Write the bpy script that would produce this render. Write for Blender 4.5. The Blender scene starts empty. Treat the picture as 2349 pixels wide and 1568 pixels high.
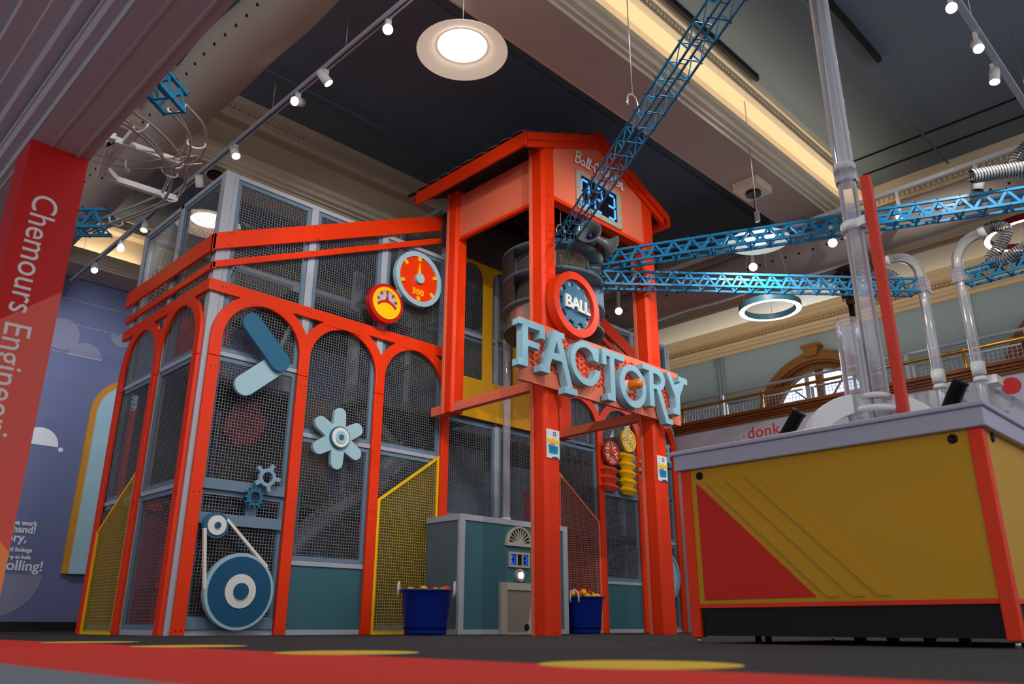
import bpy, bmesh, math, random
from mathutils import Vector, Matrix
from mathutils.geometry import tessellate_polygon
random.seed(7)
PI = math.pi
S = 0.78                      # plan units -> metres
C = bpy.context.scene.collection
sc = bpy.context.scene

# ------------------------------------------------------------------ camera
def V(x, y, z): return Vector((x * S, y * S, z * S))
PT, RO, YA = 0.339185, 0.00197836, 0.78785179
F = Vector((math.cos(PT) * math.cos(YA), math.cos(PT) * math.sin(YA), math.sin(PT)))
R0 = Vector((math.sin(YA), -math.cos(YA), 0)); U0 = R0.cross(F)
R1 = math.cos(RO) * R0 + math.sin(RO) * U0; U1 = -math.sin(RO) * R0 + math.cos(RO) * U0
cam = bpy.data.cameras.new('camera'); co = bpy.data.objects.new('camera', cam); C.objects.link(co)
cam.sensor_width = 36; cam.lens = 1846.76 / 2349 * 36; cam.clip_start = 0.01; cam.clip_end = 200
M = Matrix((R1, U1, -F)).transposed().to_4x4(); M.translation = V(0, 0, 0.10); co.matrix_world = M
cam.dof.use_dof = True; cam.dof.focus_distance = 7.4; cam.dof.aperture_fstop = 2.8
sc.camera = co
# ------------------------------------------------------------------ light and exposure
sc.view_settings.view_transform = 'Standard'; sc.view_settings.look = 'None'
sc.view_settings.gamma = 1; sc.view_settings.exposure = 0.0; sc.view_settings.use_curve_mapping = False
w = bpy.data.worlds.new('hall_ambient'); sc.world = w; w.use_nodes = True
w.node_tree.nodes['Background'].inputs[0].default_value = (0.92, 0.94, 1.0, 1); w.node_tree.nodes['Background'].inputs[1].default_value = 1.0

def light(name, kind, loc, energy, color=(1, .93, .86), target=None, **k):
    l = bpy.data.lights.new(name, kind); l.energy = energy; l.color = color
    for a, b in k.items(): setattr(l, a, b)
    o = bpy.data.objects.new(name, l); C.objects.link(o); o.location = V(*loc)
    if target: o.rotation_euler = (V(*target) - V(*loc)).to_track_quat('-Z', 'Y').to_euler()
    return o
W1 = (1, .95, .90)
for i, (a, b, e, sz) in enumerate([((3.9, 2.6, 6.2), (5.4, 8.4, 3.6), 480, 52), ((5.0, 1.5, 6.2), (7.6, 7.0, 3.6), 900, 50),
                                 ((7.4, 1.5, 6.2), (9.0, 7.5, 3.8), 700, 50), ((3.9, 4.5, 6.1), (6.4, 8.5, 4.6), 420, 60),
                                 ((2.6, 1.5, 6.2), (4.4, 8.5, 3.6), 340, 48), ((1.0, 3.5, 6.0), (3.5, 10.0, 2.5), 420, 55),
                                 ((9.3, 1.5, 6.1), (12.6, 4.0, 3.4), 420, 75)]):
    light('track_spot_light', 'SPOT', a, e * .45, W1, b, spot_size=math.radians(sz), spot_blend=.6, shadow_soft_size=.05)
for d, e_ in (((4.17, 4.88, 5.30), 45), ((9.9, 4.91, 5.30), 45), ((4.05, 10.04, 5.30), 8)):
    light('dome_lamp_light', 'AREA', d, e_, (1, .95, .88), (d[0], d[1], 0), shape='DISK', size=.45)
for x0, x1, y, z, e in ((-1.0, 13.0, 4.37, 6.49, 40), (-1.5, 4.9, 14.79, 6.49, 19)):       # LED strips lying in the coves
    o = light('cove_strip_light', 'AREA', ((x0 + x1) / 2, y, z), e, (1, .83, .60), ((x0 + x1) / 2, y + .30, z + .34), shape='RECTANGLE', size=(x1 - x0) * S, size_y=.02)
light('wall_wash_light', 'SPOT', (3.9, 12.4, 5.9), 190, (.86, .92, 1), (4.2, 15.7, 3.6), spot_size=math.radians(95), spot_blend=1, shadow_soft_size=.05)
light('wall_wash_light', 'SPOT', (2.2, 12.4, 5.9), 90, (.95, .92, .95), (3.4, 15.7, 1.2), spot_size=math.radians(80), spot_blend=1, shadow_soft_size=.05)
light('balcony_light', 'AREA', (14.9, 6.0, 5.2), 38, (1, .88, .72), (14.9, 6.0, 9), shape='RECTANGLE', size=1.4, size_y=10)
light('window_daylight', 'AREA', (16.2, 7.1, 5.0), 60, (.8, .9, 1), (12, 7.0, 3.5), shape='RECTANGLE', size=1.4, size_y=1.0)

# ------------------------------------------------------------------ materials
def s2l(c): return tuple(((v / 255) / 12.92 if v / 255 <= .04045 else ((v / 255 + .055) / 1.055) ** 2.4) for v in c)
MATS = {}
def mat(name, rgb, rough=.45, metal=0, var=.04, scale=6, bump=0, bscale=60, emit=0, spec=.25, stretch=None):
    m = bpy.data.materials.new(name); m.use_nodes = True; nt = m.node_tree; N = nt.nodes; L = nt.links
    b = N['Principled BSDF']; c = s2l(rgb)
    tc = N.new('ShaderNodeTexCoord'); no = N.new('ShaderNodeTexNoise'); no.inputs['Scale'].default_value = scale; no.inputs['Detail'].default_value = 4
    if stretch:
        mp = N.new('ShaderNodeMapping'); mp.inputs['Scale'].default_value = stretch; L.new(tc.outputs['Object'], mp.inputs[0]); L.new(mp.outputs[0], no.inputs['Vector'])
    else: L.new(tc.outputs['Object'], no.inputs['Vector'])
    mx = N.new('ShaderNodeMix'); mx.data_type = 'RGBA'
    mx.inputs[6].default_value = (*[v * (1 - var) for v in c], 1); mx.inputs[7].default_value = (*[min(1, v * (1 + var)) for v in c], 1)
    L.new(no.outputs['Fac'], mx.inputs[0]); L.new(mx.outputs[2], b.inputs['Base Color'])
    b.inputs['Roughness'].default_value = rough; b.inputs['Metallic'].default_value = metal
    b.inputs['Specular IOR Level'].default_value = spec
    if bump:
        n2 = N.new('ShaderNodeTexNoise'); n2.inputs['Scale'].default_value = bscale; L.new(tc.outputs['Object'], n2.inputs['Vector'])
        bp = N.new('ShaderNodeBump'); bp.inputs['Strength'].default_value = bump; bp.inputs['Distance'].default_value = .01
        L.new(n2.outputs['Fac'], bp.inputs['Height']); L.new(bp.outputs[0], b.inputs['Normal'])
    if emit:
        L.new(mx.outputs[2], b.inputs['Emission Color']); b.inputs['Emission Strength'].default_value = emit
    MATS[name] = m; return m
RED = mat('orange_red_paint', (234, 54, 4), .42)
SAL = mat('salmon_paint', (232, 116, 86), .45)
SILV = mat('silver_post_paint', (170, 174, 184), .35)
BLUF = mat('slate_blue_paint', (104, 128, 148), .42)
WIRE = mat('steel_wire', (120, 126, 132), .4, metal=.3)
WIREY = mat('yellow_wire', (196, 160, 30), .45)
WIRES = mat('salmon_wire', (198, 110, 96), .45)
TEAL = mat('teal_panel_paint', (60, 104, 114), .45)
YEL = mat('golden_yellow_paint', (226, 166, 20), .4)
YELB = mat('bright_yellow_paint', (250, 196, 10), .4)
MUST = mat('mustard_laminate', (200, 148, 8), .42, var=.03, scale=2)
LBLU = mat('pale_blue_paint', (160, 194, 206), .42)
LBL2 = mat('light_steel_blue_paint', (130, 160, 180), .42)
LETT = mat('letter_blue_paint', (144, 186, 202), .4)
DBLU = mat('deep_blue_paint', (20, 84, 118), .42)
GBLU = mat('gear_blue_paint', (40, 100, 132), .42)
WHT = mat('white_paint', (226, 224, 218), .4)
PWHT = mat('white_plastic', (222, 222, 220), .3)
BEIG = mat('putty_plastic', (172, 166, 152), .45)
BLK = mat('black_plastic', (16, 17, 20), .35)
BLKM = mat('black_rubber', (22, 24, 28), .6)
DARK = mat('dark_deck', (60, 56, 54), .7)
DARK2 = mat('dark_brown_panel', (76, 62, 56), .6)
CRAN = mat('crane_blue_paint', (36, 122, 166), .35)
GREY = mat('horn_grey_enamel', (92, 98, 102), .2, spec=.6)
DRUM = mat('drum_grey_paint', (96, 112, 122), .4)
DRUM2 = mat('drum_dark_steel', (64, 62, 62), .45, metal=.3)
STEEL = mat('brushed_steel', (190, 188, 184), .28, metal=.9, var=.1, scale=30, stretch=(1, 1, .02))
CHRM = mat('galvanised_steel', (200, 200, 200), .25, metal=.8)
BRAS = mat('brass', (190, 140, 60), .3, metal=.8)
WOOD = mat('varnished_oak', (128, 72, 34), .4, var=.35, scale=5, stretch=(1, .15, 6))
WOOD2 = mat('oak_arch_trim', (134, 88, 46), .45, var=.25, scale=8)
TUBB = mat('tub_blue_plastic', (8, 40, 140), .3, spec=.5)
ROPE = mat('white_rope', (225, 225, 215), .7, bump=.3, bscale=200)
CREAM = mat('cream_plaster', (214, 198, 172), .6, bump=.05)
CREAM2 = mat('cream_ceiling_plaster', (212, 192, 160), .6, bump=.05)
MAUV = mat('mauve_plaster', (180, 158, 144), .65, bump=.05)
PLUM = mat('near_beam_plaster', (176, 164, 172), .65, bump=.03)
TAUPE = mat('cove_plaster', (205, 186, 158), .65)
DCEI = mat('dark_blue_ceiling_paint', (112, 126, 140), .8, var=.06, scale=1)
FABR = mat('duct_fabric', (176, 160, 148), .75, bump=.5, bscale=5)
WBLU = mat('grey_blue_wall_paint', (150, 174, 190), .6, var=.03)
WPNL = mat('pale_grey_wall_panel', (190, 190, 200), .5)
PURP = mat('periwinkle_mural', (104, 110, 146), .55, var=.12, scale=.5)
MURW = mat('mural_white', (220, 222, 226), .55)
MURG = mat('mural_grey', (132, 132, 156), .55)
DOTG = mat('printed_grey_dot', (160, 164, 180), .5)
REDP = mat('printed_red', (214, 50, 50), .5)
BASEB = mat('black_baseboard', (34, 30, 32), .5)
CTOP = mat('lavender_grey_tabletop', (176, 176, 194), .35)
LENS = mat('lit_lens_white', (255, 252, 246), emit=9)
LENSW = mat('lit_spot_lens', (250, 250, 255), emit=14)
RING = mat('lit_ring_diffuser', (250, 255, 232), emit=5)
DIGI = mat('lit_digit_blue', (64, 146, 255), emit=1.5)
DIGB = mat('lit_digit_deep_blue', (10, 70, 255), emit=1.6)
BTN = mat('lit_button_white', (255, 225, 235), emit=1.8)
AMB = mat('amber_beacon_plastic', (230, 112, 4), .12, spec=.7)
SHADE = mat('dome_shade_white', (236, 214, 192), .5, emit=.38)  # slight emission stands in for the diffuser's light shining through the shade
PINK = mat('pink_foam_pad', (205, 70, 90), .5)
REDPAD = mat('red_foam_pad', (190, 40, 36), .5)
SKY = mat('bright_window_sky', (225, 232, 245), emit=1.3)
PAPER = mat('poster_paper', (228, 226, 224), .4)
SKIN = mat('poster_pink', (226, 130, 120), .5)
CYAN = mat('poster_cyan', (20, 140, 190), .5)
NAVY = mat('poster_navy', (16, 70, 150), .5)
BALLR = mat('ball_red', (190, 16, 30), .25); BALLY = mat('ball_yellow', (246, 196, 16), .25); BALLO = mat('ball_orange', (246, 84, 12), .25)
TILE = mat('plum_scalloped_tile', (92, 76, 84), .45)

def clear(name, tint=(.95, .95, 1), milk=.18):
    m = bpy.data.materials.new(name); m.use_nodes = True; nt = m.node_tree; N = nt.nodes; L = nt.links
    N.remove(N['Principled BSDF']); out = N['Material Output']
    tr = N.new('ShaderNodeBsdfTransparent'); tr.inputs[0].default_value = (*tint, 1)
    di = N.new('ShaderNodeBsdfDiffuse'); di.inputs[0].default_value = (.95, .95, 1.0, 1)
    gl = N.new('ShaderNodeBsdfGlossy'); gl.inputs['Roughness'].default_value = .06
    no = N.new('ShaderNodeTexNoise'); no.inputs['Scale'].default_value = 8
    lw = N.new('ShaderNodeLayerWeight'); lw.inputs[0].default_value = .35
    r = N.new('ShaderNodeMapRange'); r.inputs[3].default_value = milk * .6; r.inputs[4].default_value = min(1, milk * 3.2)
    L.new(lw.outputs['Facing'], r.inputs[0])
    m1 = N.new('ShaderNodeMixShader'); L.new(r.outputs[0], m1.inputs[0]); L.new(tr.outputs[0], m1.inputs[1]); L.new(di.outputs[0], m1.inputs[2])
    m2 = N.new('ShaderNodeMixShader'); L.new(lw.outputs['Fresnel'], m2.inputs[0]); L.new(m1.outputs[0], m2.inputs[1]); L.new(gl.outputs[0], m2.inputs[2])
    L.new(m2.outputs[0], out.inputs[0]); MATS[name] = m; return m
CLR = clear('clear_acrylic', milk=.26); CLR2 = clear('clear_slide_plastic', (.9, .92, .95), .06); GLS = clear('window_glass', (.97, .98, 1), .02)
HOSE = clear('ribbed_clear_hose', (.6, .62, .62), .25)

def floor_material():
    m = bpy.data.materials.new('patterned_carpet'); m.use_nodes = True; nt = m.node_tree; N = nt.nodes; L = nt.links
    b = N['Principled BSDF']; b.inputs['Roughness'].default_value = .95; b.inputs['Specular IOR Level'].default_value = .1
    tc = N.new('ShaderNodeTexCoord'); sx = N.new('ShaderNodeSeparateXYZ'); L.new(tc.outputs['Object'], sx.inputs[0])
    def ma(op, a, bb=None, cc=None):
        n = N.new('ShaderNodeMath'); n.operation = op
        for i, v in enumerate((a, bb, cc)):
            if v is None: continue
            if isinstance(v, (int, float)): n.inputs[i].default_value = v
            else: L.new(v, n.inputs[i])
        return n.outputs[0]
    def mixc(f, a, bcol):
        n = N.new('ShaderNodeMix'); n.data_type = 'RGBA'; L.new(f, n.inputs[0])
        for i, v in ((6, a), (7, bcol)):
            if isinstance(v, tuple): n.inputs[i].default_value = (*s2l(v), 1)
            else: L.new(v, n.inputs[i])
        return n.outputs[2]
    x = ma('DIVIDE', sx.outputs[0], S); y = ma('DIVIDE', sx.outputs[1], S)
    isred = ma('LESS_THAN', x, 1.80); isgrey = ma('LESS_THAN', x, .69)
    yy = ma('SUBTRACT', ma('WRAP', ma('ADD', y, -1.47), .72, -.72), 0)
    d = ma('SQRT', ma('ADD', ma('POWER', ma('SUBTRACT', x, 1.97), 2), ma('POWER', yy, 2)))
    dot = ma('MULTIPLY', ma('LESS_THAN', d, .285), ma('LESS_THAN', y, 6.2))
    n1 = N.new('ShaderNodeTexNoise'); n1.inputs['Scale'].default_value = 90; n1.inputs['Detail'].default_value = 3; L.new(tc.outputs['Object'], n1.inputs['Vector'])
    blk = mixc(n1.outputs['Fac'], (38, 37, 38), (92, 90, 92)); red = mixc(n1.outputs['Fac'], (205, 40, 38), (250, 92, 80)); gr = mixc(n1.outputs['Fac'], (104, 116, 122), (150, 164, 170)); ye = mixc(n1.outputs['Fac'], (222, 170, 40), (255, 226, 100))
    c = mixc(isred, blk, red); c = mixc(isgrey, c, gr); c = mixc(dot, c, ye)
    L.new(c, b.inputs['Base Color'])
    bp = N.new('ShaderNodeBump'); bp.inputs['Strength'].default_value = .6; bp.inputs['Distance'].default_value = .01; L.new(n1.outputs['Fac'], bp.inputs['Height']); L.new(bp.outputs[0], b.inputs['Normal'])
    return m
CARP = floor_material()

# ------------------------------------------------------------------ mesh building
class MB:
    def __init__(s): s.v = []; s.f = []; s.m = []; s.cm = 0; s.sm = set()
    def add(s, vs, fs, smooth=False):
        o = len(s.v); s.v += [tuple(v) for v in vs]
        for f in fs:
            if smooth: s.sm.add(len(s.f))
            s.f.append(tuple(i + o for i in f)); s.m.append(s.cm)
        return s
    def box(s, x0, x1, y0, y1, z0, z1):
        return s.add([(x, y, z) for x in (x0, x1) for y in (y0, y1) for z in (z0, z1)],
                     [(0, 1, 3, 2), (4, 6, 7, 5), (0, 4, 5, 1), (2, 3, 7, 6), (0, 2, 6, 4), (1, 5, 7, 3)])
    def bar(s, p, q, w_, h, up=(0, 0, 1)):
        p = Vector(p); q = Vector(q); d = (q - p).normalized(); u = Vector(up)
        a = d.cross(u)
        if a.length < 1e-4: a = d.cross(Vector((1, 0, 0)))
        a.normalize(); b = a.cross(d); vs = []
        for e in (p, q):
            for i, j in ((-1, -1), (1, -1), (1, 1), (-1, 1)): vs.append(e + a * i * w_ / 2 + b * j * h / 2)
        return s.add(vs, [(0, 3, 2, 1), (4, 5, 6, 7), (0, 1, 5, 4), (1, 2, 6, 5), (2, 3, 7, 6), (3, 0, 4, 7)])
    def tube(s, path, r, n=8, caps=True, closed=False):
        P = [Vector(p) for p in path]; rs = r if isinstance(r, (list, tuple)) else [r] * len(P); vs = []; fs = []
        prev = None; k = len(P)
        for i, p in enumerate(P):
            a = P[(i - 1) % k] if (closed or i > 0) else P[i]; b = P[(i + 1) % k] if (closed or i < k - 1) else P[i]
            d = (b - a).normalized()
            if prev is None:
                u = d.cross(Vector((0, 0, 1)));
                if u.length < 1e-3: u = d.cross(Vector((1, 0, 0)))
                u.normalize()
            else:
                u = prev - d * prev.dot(d); u.normalize()
            prev = u; w_ = d.cross(u)
            for j in range(n):
                t = 2 * PI * j / n; vs.append(p + (u * math.cos(t) + w_ * math.sin(t)) * rs[i])
        m = k if closed else k - 1
        for i in range(m):
            for j in range(n):
                a = i * n + j; b = i * n + (j + 1) % n; i2 = (i + 1) % k
                fs.append((a, b, i2 * n + (j + 1) % n, i2 * n + j))
        s.add(vs, fs, True)
        if caps and not closed:
            o = len(s.v) - len(vs); s.f.append(tuple(o + j for j in range(n))[::-1]); s.m.append(s.cm)
            s.f.append(tuple(o + (k - 1) * n + j for j in range(n))); s.m.append(s.cm)
        return s
    def cyl(s, p, q, r0, r1=None, n=20, caps=True): return s.tube([p, q], [r0, r0 if r1 is None else r1], n, caps)
    def lathe(s, org, axis, prof, n=32):          # prof: (radius, height along axis)
        o = Vector(org); d = Vector(axis).normalized(); u = d.cross(Vector((0, 0, 1)))
        if u.length < 1e-3: u = Vector((1, 0, 0))
        u.normalize(); w_ = d.cross(u); vs = []; fs = []
        for r, h in prof:
            for j in range(n):
                t = 2 * PI * j / n; vs.append(o + d * h + (u * math.cos(t) + w_ * math.sin(t)) * r)
        for i in range(len(prof) - 1):
            for j in range(n): fs.append((i * n + j, i * n + (j + 1) % n, (i + 1) * n + (j + 1) % n, (i + 1) * n + j))
        return s.add(vs, fs, True)
    def sphere(s, c, r, n=12):
        return s.lathe((c[0], c[1], c[2]), (0, 0, 1), [(max(1e-4, r * math.sin(PI * i / n)), -r * math.cos(PI * i / n)) for i in range(n + 1)], n * 2)
    def prism(s, fr, outer, d0, d1, holes=()):     # fr maps (u, v, w) to space; extrude between depths d0 and d1
        loops = [list(outer)] + [list(h) for h in holes]
        tri = tessellate_polygon([[Vector((u, v, 0)) for u, v in lp] for lp in loops])
        flat = [p for lp in loops for p in lp]; n = len(flat)
        vs = [fr(u, v, d0) for u, v in flat] + [fr(u, v, d1) for u, v in flat]
        fs = [tuple(t) for t in tri] + [tuple(i + n for i in t)[::-1] for t in tri]
        o = 0
        for lp in loops:
            k = len(lp)
            for i in range(k): fs.append((o + i, o + (i + 1) % k, n + o + (i + 1) % k, n + o + i))
            o += k
        return s.add(vs, fs)
    def build(s, name, mats, parent=None, origin=(0, 0, 0), bevel=0, label=None, fix=True):
        me = bpy.data.meshes.new(name); ox, oy, oz = origin
        me.from_pydata([((x - ox) * S, (y - oy) * S, (z - oz) * S) for x, y, z in s.v], [], s.f)
        if not isinstance(mats, (list, tuple)): mats = [mats]
        for m in mats: me.materials.append(m)
        me.polygons.foreach_set('material_index', s.m)
        me.polygons.foreach_set('use_smooth', [i in s.sm for i in range(len(s.f))])
        if fix:
            bm = bmesh.new(); bm.from_mesh(me); bmesh.ops.recalc_face_normals(bm, faces=bm.faces); bm.to_mesh(me); bm.free()
        me.update()
        o = bpy.data.objects.new(name, me); C.objects.link(o)
        if parent is not None: o.parent = parent
        else: o.location = V(*origin)
        if bevel:
            md = o.modifiers.new('edge', 'BEVEL'); md.width = bevel; md.segments = 2; md.limit_method = 'ANGLE'; md.angle_limit = math.radians(40)
        if label: o['label'] = label
        return o
FY = lambda y0: (lambda u, v, w_: (u, y0 + w_, v))      # wall seen from -y, u = x
FX = lambda x0: (lambda u, v, w_: (x0 + w_, u, v))      # wall seen from -x, u = y
FZ = lambda z0: (lambda u, v, w_: (u, v, z0 + w_))

class Thing:
    def __init__(s, name, label, cat, loc=(0, 0, 0), group=None):
        s.o = bpy.data.objects.new(name, None); C.objects.link(s.o); s.o.location = V(*loc); s.loc = loc; s.o.empty_display_size = .1
        s.o['label'] = label; s.o['category'] = cat
        if group: s.o['group'] = group
    def part(s, name, mb, mats, label=None, parent=None, bevel=0, fix=True):
        return mb.build(name, mats, parent or s.o, s.loc, bevel, label, fix)
def single(name, mb, mats, label, cat, loc, group=None, bevel=0):
    o = mb.build(name, mats, None, loc, bevel); o['label'] = label; o['category'] = cat
    if group: o['group'] = group
    return o
def struct(name, mb, mats, bevel=0, label=None):
    o = mb.build(name, mats, None, (0, 0, 0), bevel); o['kind'] = 'structure'
    if label: o['label'] = label
    return o
def arc(cx, cy, r, a0, a1, n, ry=None): return [(cx + r * math.cos(math.radians(a0 + (a1 - a0) * i / n)), cy + (ry or r) * math.sin(math.radians(a0 + (a1 - a0) * i / n))) for i in range(n + 1)]
def circ(cx, cy, r, n=40): return arc(cx, cy, r, 0, 360, n)[:-1]
def capsule(p, q, r, n=12):
    a = math.degrees(math.atan2(q[1] - p[1], q[0] - p[0])); return arc(q[0], q[1], r, a - 90, a + 90, n) + arc(p[0], p[1], r, a + 90, a + 270, n)
def rect(a, b, c, d): return [(a, c), (b, c), (b, d), (a, d)]
def gear(cx, cy, r0, r1, n, duty=.5, tip=.75, rot=0):
    P = []
    for i in range(n):
        a = rot + 360 * i / n; h = 360 / n * duty / 2; t = h * tip
        for ang, r in ((a - h, r0), (a - t, r1), (a + t, r1), (a + h, r0)): P.append((cx + r * math.cos(math.radians(ang)), cy + r * math.sin(math.radians(ang))))
        for k in (.33, .66):
            ang = a + h + (360 / n - 2 * h) * k; P.append((cx + r0 * math.cos(math.radians(ang)), cy + r0 * math.sin(math.radians(ang))))
    return P
def text(s_, size, fr, u, v, depth, d0=0, align='LEFT', shear=0, rot=0, space=1, bold=0, xs=1):
    """lettering as mesh, laid into frame fr at (u, v); depth runs from d0-depth to d0"""
    cu = bpy.data.curves.new('lettering', 'FONT'); cu.body = s_; cu.size = size; cu.extrude = depth / 2; cu.align_x = align; cu.shear = shear; cu.space_character = space; cu.offset = bold; cu.resolution_u = 4
    ob = bpy.data.objects.new('lettering', cu); me = bpy.data.meshes.new_from_object(ob)
    mb = MB(); ca, sa = math.cos(rot), math.sin(rot)
    mb.v = [fr(u + q.co.x * xs * ca - q.co.y * sa, v + q.co.x * xs * sa + q.co.y * ca, d0 - depth / 2 + q.co.z) for q in me.vertices]
    mb.f = [tuple(p.vertices) for p in me.polygons]; mb.m = [0] * len(mb.f)
    bpy.data.objects.remove(ob); bpy.data.curves.remove(cu); bpy.data.meshes.remove(me)
    return mb
def copy_tree(o, loc=None, label=None):
    c = o.copy(); C.objects.link(c)
    if loc is not None: c.location = V(*loc)
    if label: c['label'] = label
    for ch in list(o.children):
        d = ch.copy(); C.objects.link(d); d.parent = c
        for g in list(ch.children):
            e = g.copy(); C.objects.link(e); e.parent = d
    return c

# ================================================================== SETTING
mb = MB(); mb.add([(-6, -6, 0), (17, -6, 0), (17, 16.5, 0), (-6, 16.5, 0)], [(0, 1, 2, 3)]); struct('floor', mb, CARP, label='black carpet with a red and grey stripe and a row of yellow dots')
mb = MB().box(-6, 13.35, -1, 16, 7.4, 7.6); struct('ceiling_main', mb, DCEI, label='dark blue coffered ceiling')
mb = MB().box(13.3, 17, -4, 16.2, 6.62, 6.8); struct('ceiling_balcony', mb, CREAM2, label='cream ceiling over the balcony')
# beams running across the hall with dentil cornice, cove and moulded soffit
def beam(name, y, label, x0=-3, x1=13.4):
    prof = [(y, 7.4), (y + .02, 7.30), (y + .09, 7.27), (y + .09, 7.16), (y + .05, 7.12), (y + .10, 7.06), (y + .30, 7.06), (y + .30, 6.46), (y + .02, 6.46), (y + .02, 6.50), (y, 6.50), (y, 6.42), (y + .05, 6.40), (y + .06, 6.34),
            (y + .12, 6.33), (y + .13, 6.30), (y + .18, 6.30), (y + .20, 6.27), (y + .9, 6.27), (y + .92, 6.30), (y + .98, 6.33), (y + 1.0, 6.5), (y + 1.0, 7.4)]
    prof = [(a, b) for a, b in prof]
    m = MB(); n = len(prof); cols = []
    vs = [(x0, a, b) for a, b in prof] + [(x1, a, b) for a, b in prof]
    for i in range(n - 1):
        m.cm = 2 if i == 17 else (1 if i == 6 else 0)
        m.add([vs[i], vs[i + 1], vs[n + i + 1], vs[n + i]], [(0, 1, 2, 3)])
    m.cm = 0
    x = x0 + .1
    while x < x1: m.box(x, x + .035, y + .045, y + .1, 7.20, 7.245); x += .075
    return struct(name, m, [CREAM, TAUPE, MAUV], label=label)
beam('trim_1', 4.33, 'moulded ceiling beam with a glowing cove')
beam('trim_2', 9.83, 'moulded ceiling beam above the play structure')
beam('trim_3', 14.75, 'moulded ceiling beam at the purple wall')
# cross beam at the balcony side
m = MB()
for a, b, z0, z1 in ((13.30, 13.6, 7.16, 7.4), (13.40, 13.6, 6.98, 7.2), (13.44, 13.75, 6.2, 7.0), (13.36, 13.75, 6.62, 6.68)): m.box(a, b, -3, 15.7, z0, z1)
for a, b, z0, z1 in ((13.2, 14.2, 5.98, 6.2), (13.26, 14.14, 5.92, 5.98), (14.2, 14.3, 6.05, 6.62)): m.box(a, b, -3, 15.7, z0, z1)
y = -2.9
while y < 15.6: m.box(13.36, 13.41, y, y + .04, 7.09, 7.15); y += .085
struct('trim_4', m, CREAM, label='cornice beam in front of the balcony')
# walls
m = MB().box(-6, 16.7, 15.7, 15.9, 0, 7.4); struct('wall_purple', m, PURP, label='periwinkle purple mural wall')
m = MB().box(-2, 16.6, 15.55, 15.7, 6.50, 6.75).box(-2, 16.6, 15.45, 15.7, 6.75, 6.95); struct('trim_5', m, CREAM)
m = MB().box(-2, 13, 15.66, 15.7, 0, .155); struct('baseboard_purple', m, BASEB)
# balcony: lower front wall, wood cornice, back wall with arched windows
m = MB().box(13.0, 13.2, -4, 15.7, 0, 3.6); struct('wall_balcony_front', m, WPNL, label='pale grey printed wall below the balcony')
m = MB()
for a, z0, z1 in ((12.96, 3.56, 3.61), (12.93, 3.61, 3.64), (12.90, 3.645, 3.685), (12.86, 3.69, 3.74), (12.90, 3.74, 3.755)): m.box(a, 13.25, -4, 15.7, z0, z1)
struct('trim_6', m, WOOD, label='dark oak cornice along the balcony edge')
m = MB().box(13.2, 16.6, -4, 15.7, 3.4, 3.62); struct('floor_balcony', m, DARK)
wc = [7.16, 2.2, 12.1]
WC = 4.33
m = MB(); holes = [[(c + 1.12, 3.66)] + arc(c, WC, 1.12, 0, 180, 24) + [(c - 1.12, 3.66)] for c in wc]
m.prism(FX(16.5), [(-4, 3.62), (15.7, 3.62), (15.7, 6.62), (-4, 6.62)], 0, .2, holes); struct('wall_balcony_back', m, WBLU, label='grey blue wall behind the balcony')
for i, c in enumerate(wc):
    m = MB().prism(FX(16.36), [(c - 1.43, 3.62)] + arc(c, WC, 1.43, 180, 0, 28) + [(c + 1.43, 3.62), (c + 1.17, 3.62)] + arc(c, WC, 1.17, 0, 180, 28) + [(c - 1.17, 3.62)], 0, .14)
    m.prism(FX(16.30), [(c - 1.36, 3.62)] + arc(c, WC, 1.36, 180, 0, 28) + [(c + 1.36, 3.62), (c + 1.22, 3.62)] + arc(c, WC, 1.22, 0, 180, 28) + [(c - 1.22, 3.62)], 0, .08)
    m.prism(FX(16.24), [(c - .13, WC + 1.3), (c + .13, WC + 1.3), (c + .17, WC + 1.52), (c - .17, WC + 1.52)], 0, .26).box(16.22, 16.5, c - .2, c + .2, WC + 1.51, WC + 1.57)
    m.prism(FX(16.46), [(c - 1.17, 3.62)] + arc(c, WC, 1.17, 180, 0, 28) + [(c + 1.17, 3.62), (c + 1.04, 3.62)] + arc(c, WC, 1.04, 0, 180, 28) + [(c - 1.04, 3.62)], 0, .16)
    fr_ = struct('window_%d' % (i + 1), m, WOOD2, label='oak trimmed arched window with a keystone')
    mm = MB().box(16.5, 16.62, c - .07, c + .07, 3.62, WC + 1.06).box(16.53, 16.6, c - .7, c + .7, 4.52, 4.56)
    mm.bar((16.55, c + .1, 4.56), (16.55, c + .62, 5.05), .03, .03, (1, 0, 0)).bar((16.55, c - .1, 4.56), (16.55, c - .55, 5.15), .03, .03, (1, 0, 0))
    mm.build('mullion', WOOD2, fr_)
    g = MB().prism(FX(16.6), [(c - 1.10, 3.64)] + arc(c, WC, 1.10, 180, 0, 24) + [(c + 1.10, 3.64)], 0, .01); g.build('pane', GLS, fr_)
m = MB().add([(17.4, -4, 3), (17.4, 15.7, 3), (17.4, 15.7, 7), (17.4, -4, 7)], [(0, 1, 2, 3)]); struct('window_daylight', m, SKY)
m = MB()
for a, z0, z1 in ((16.40, 6.17, 6.24), (16.3, 6.24, 6.3), (16.22, 6.3, 6.36), (16.34, 6.36, 6.5), (16.1, 6.5, 6.56), (15.98, 6.56, 6.62)): m.box(a, 16.55, -4, 15.7, z0, z1)
y = -3.9
while y < 15.6: m.box(16.30, 16.35, y, y + .04, 6.43, 6.475); y += .085
struct('trim_7', m, CREAM2, label='cream dentil cornice over the balcony wall')
m = MB()
for y in (9.42, 9.52, 9.62, 4.0, 4.07): m.cyl((16.46, y, 3.62), (16.46, y, 6.2), .018, n=8)
struct('trim_8', m, WBLU, label='painted conduits on the balcony wall')
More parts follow.
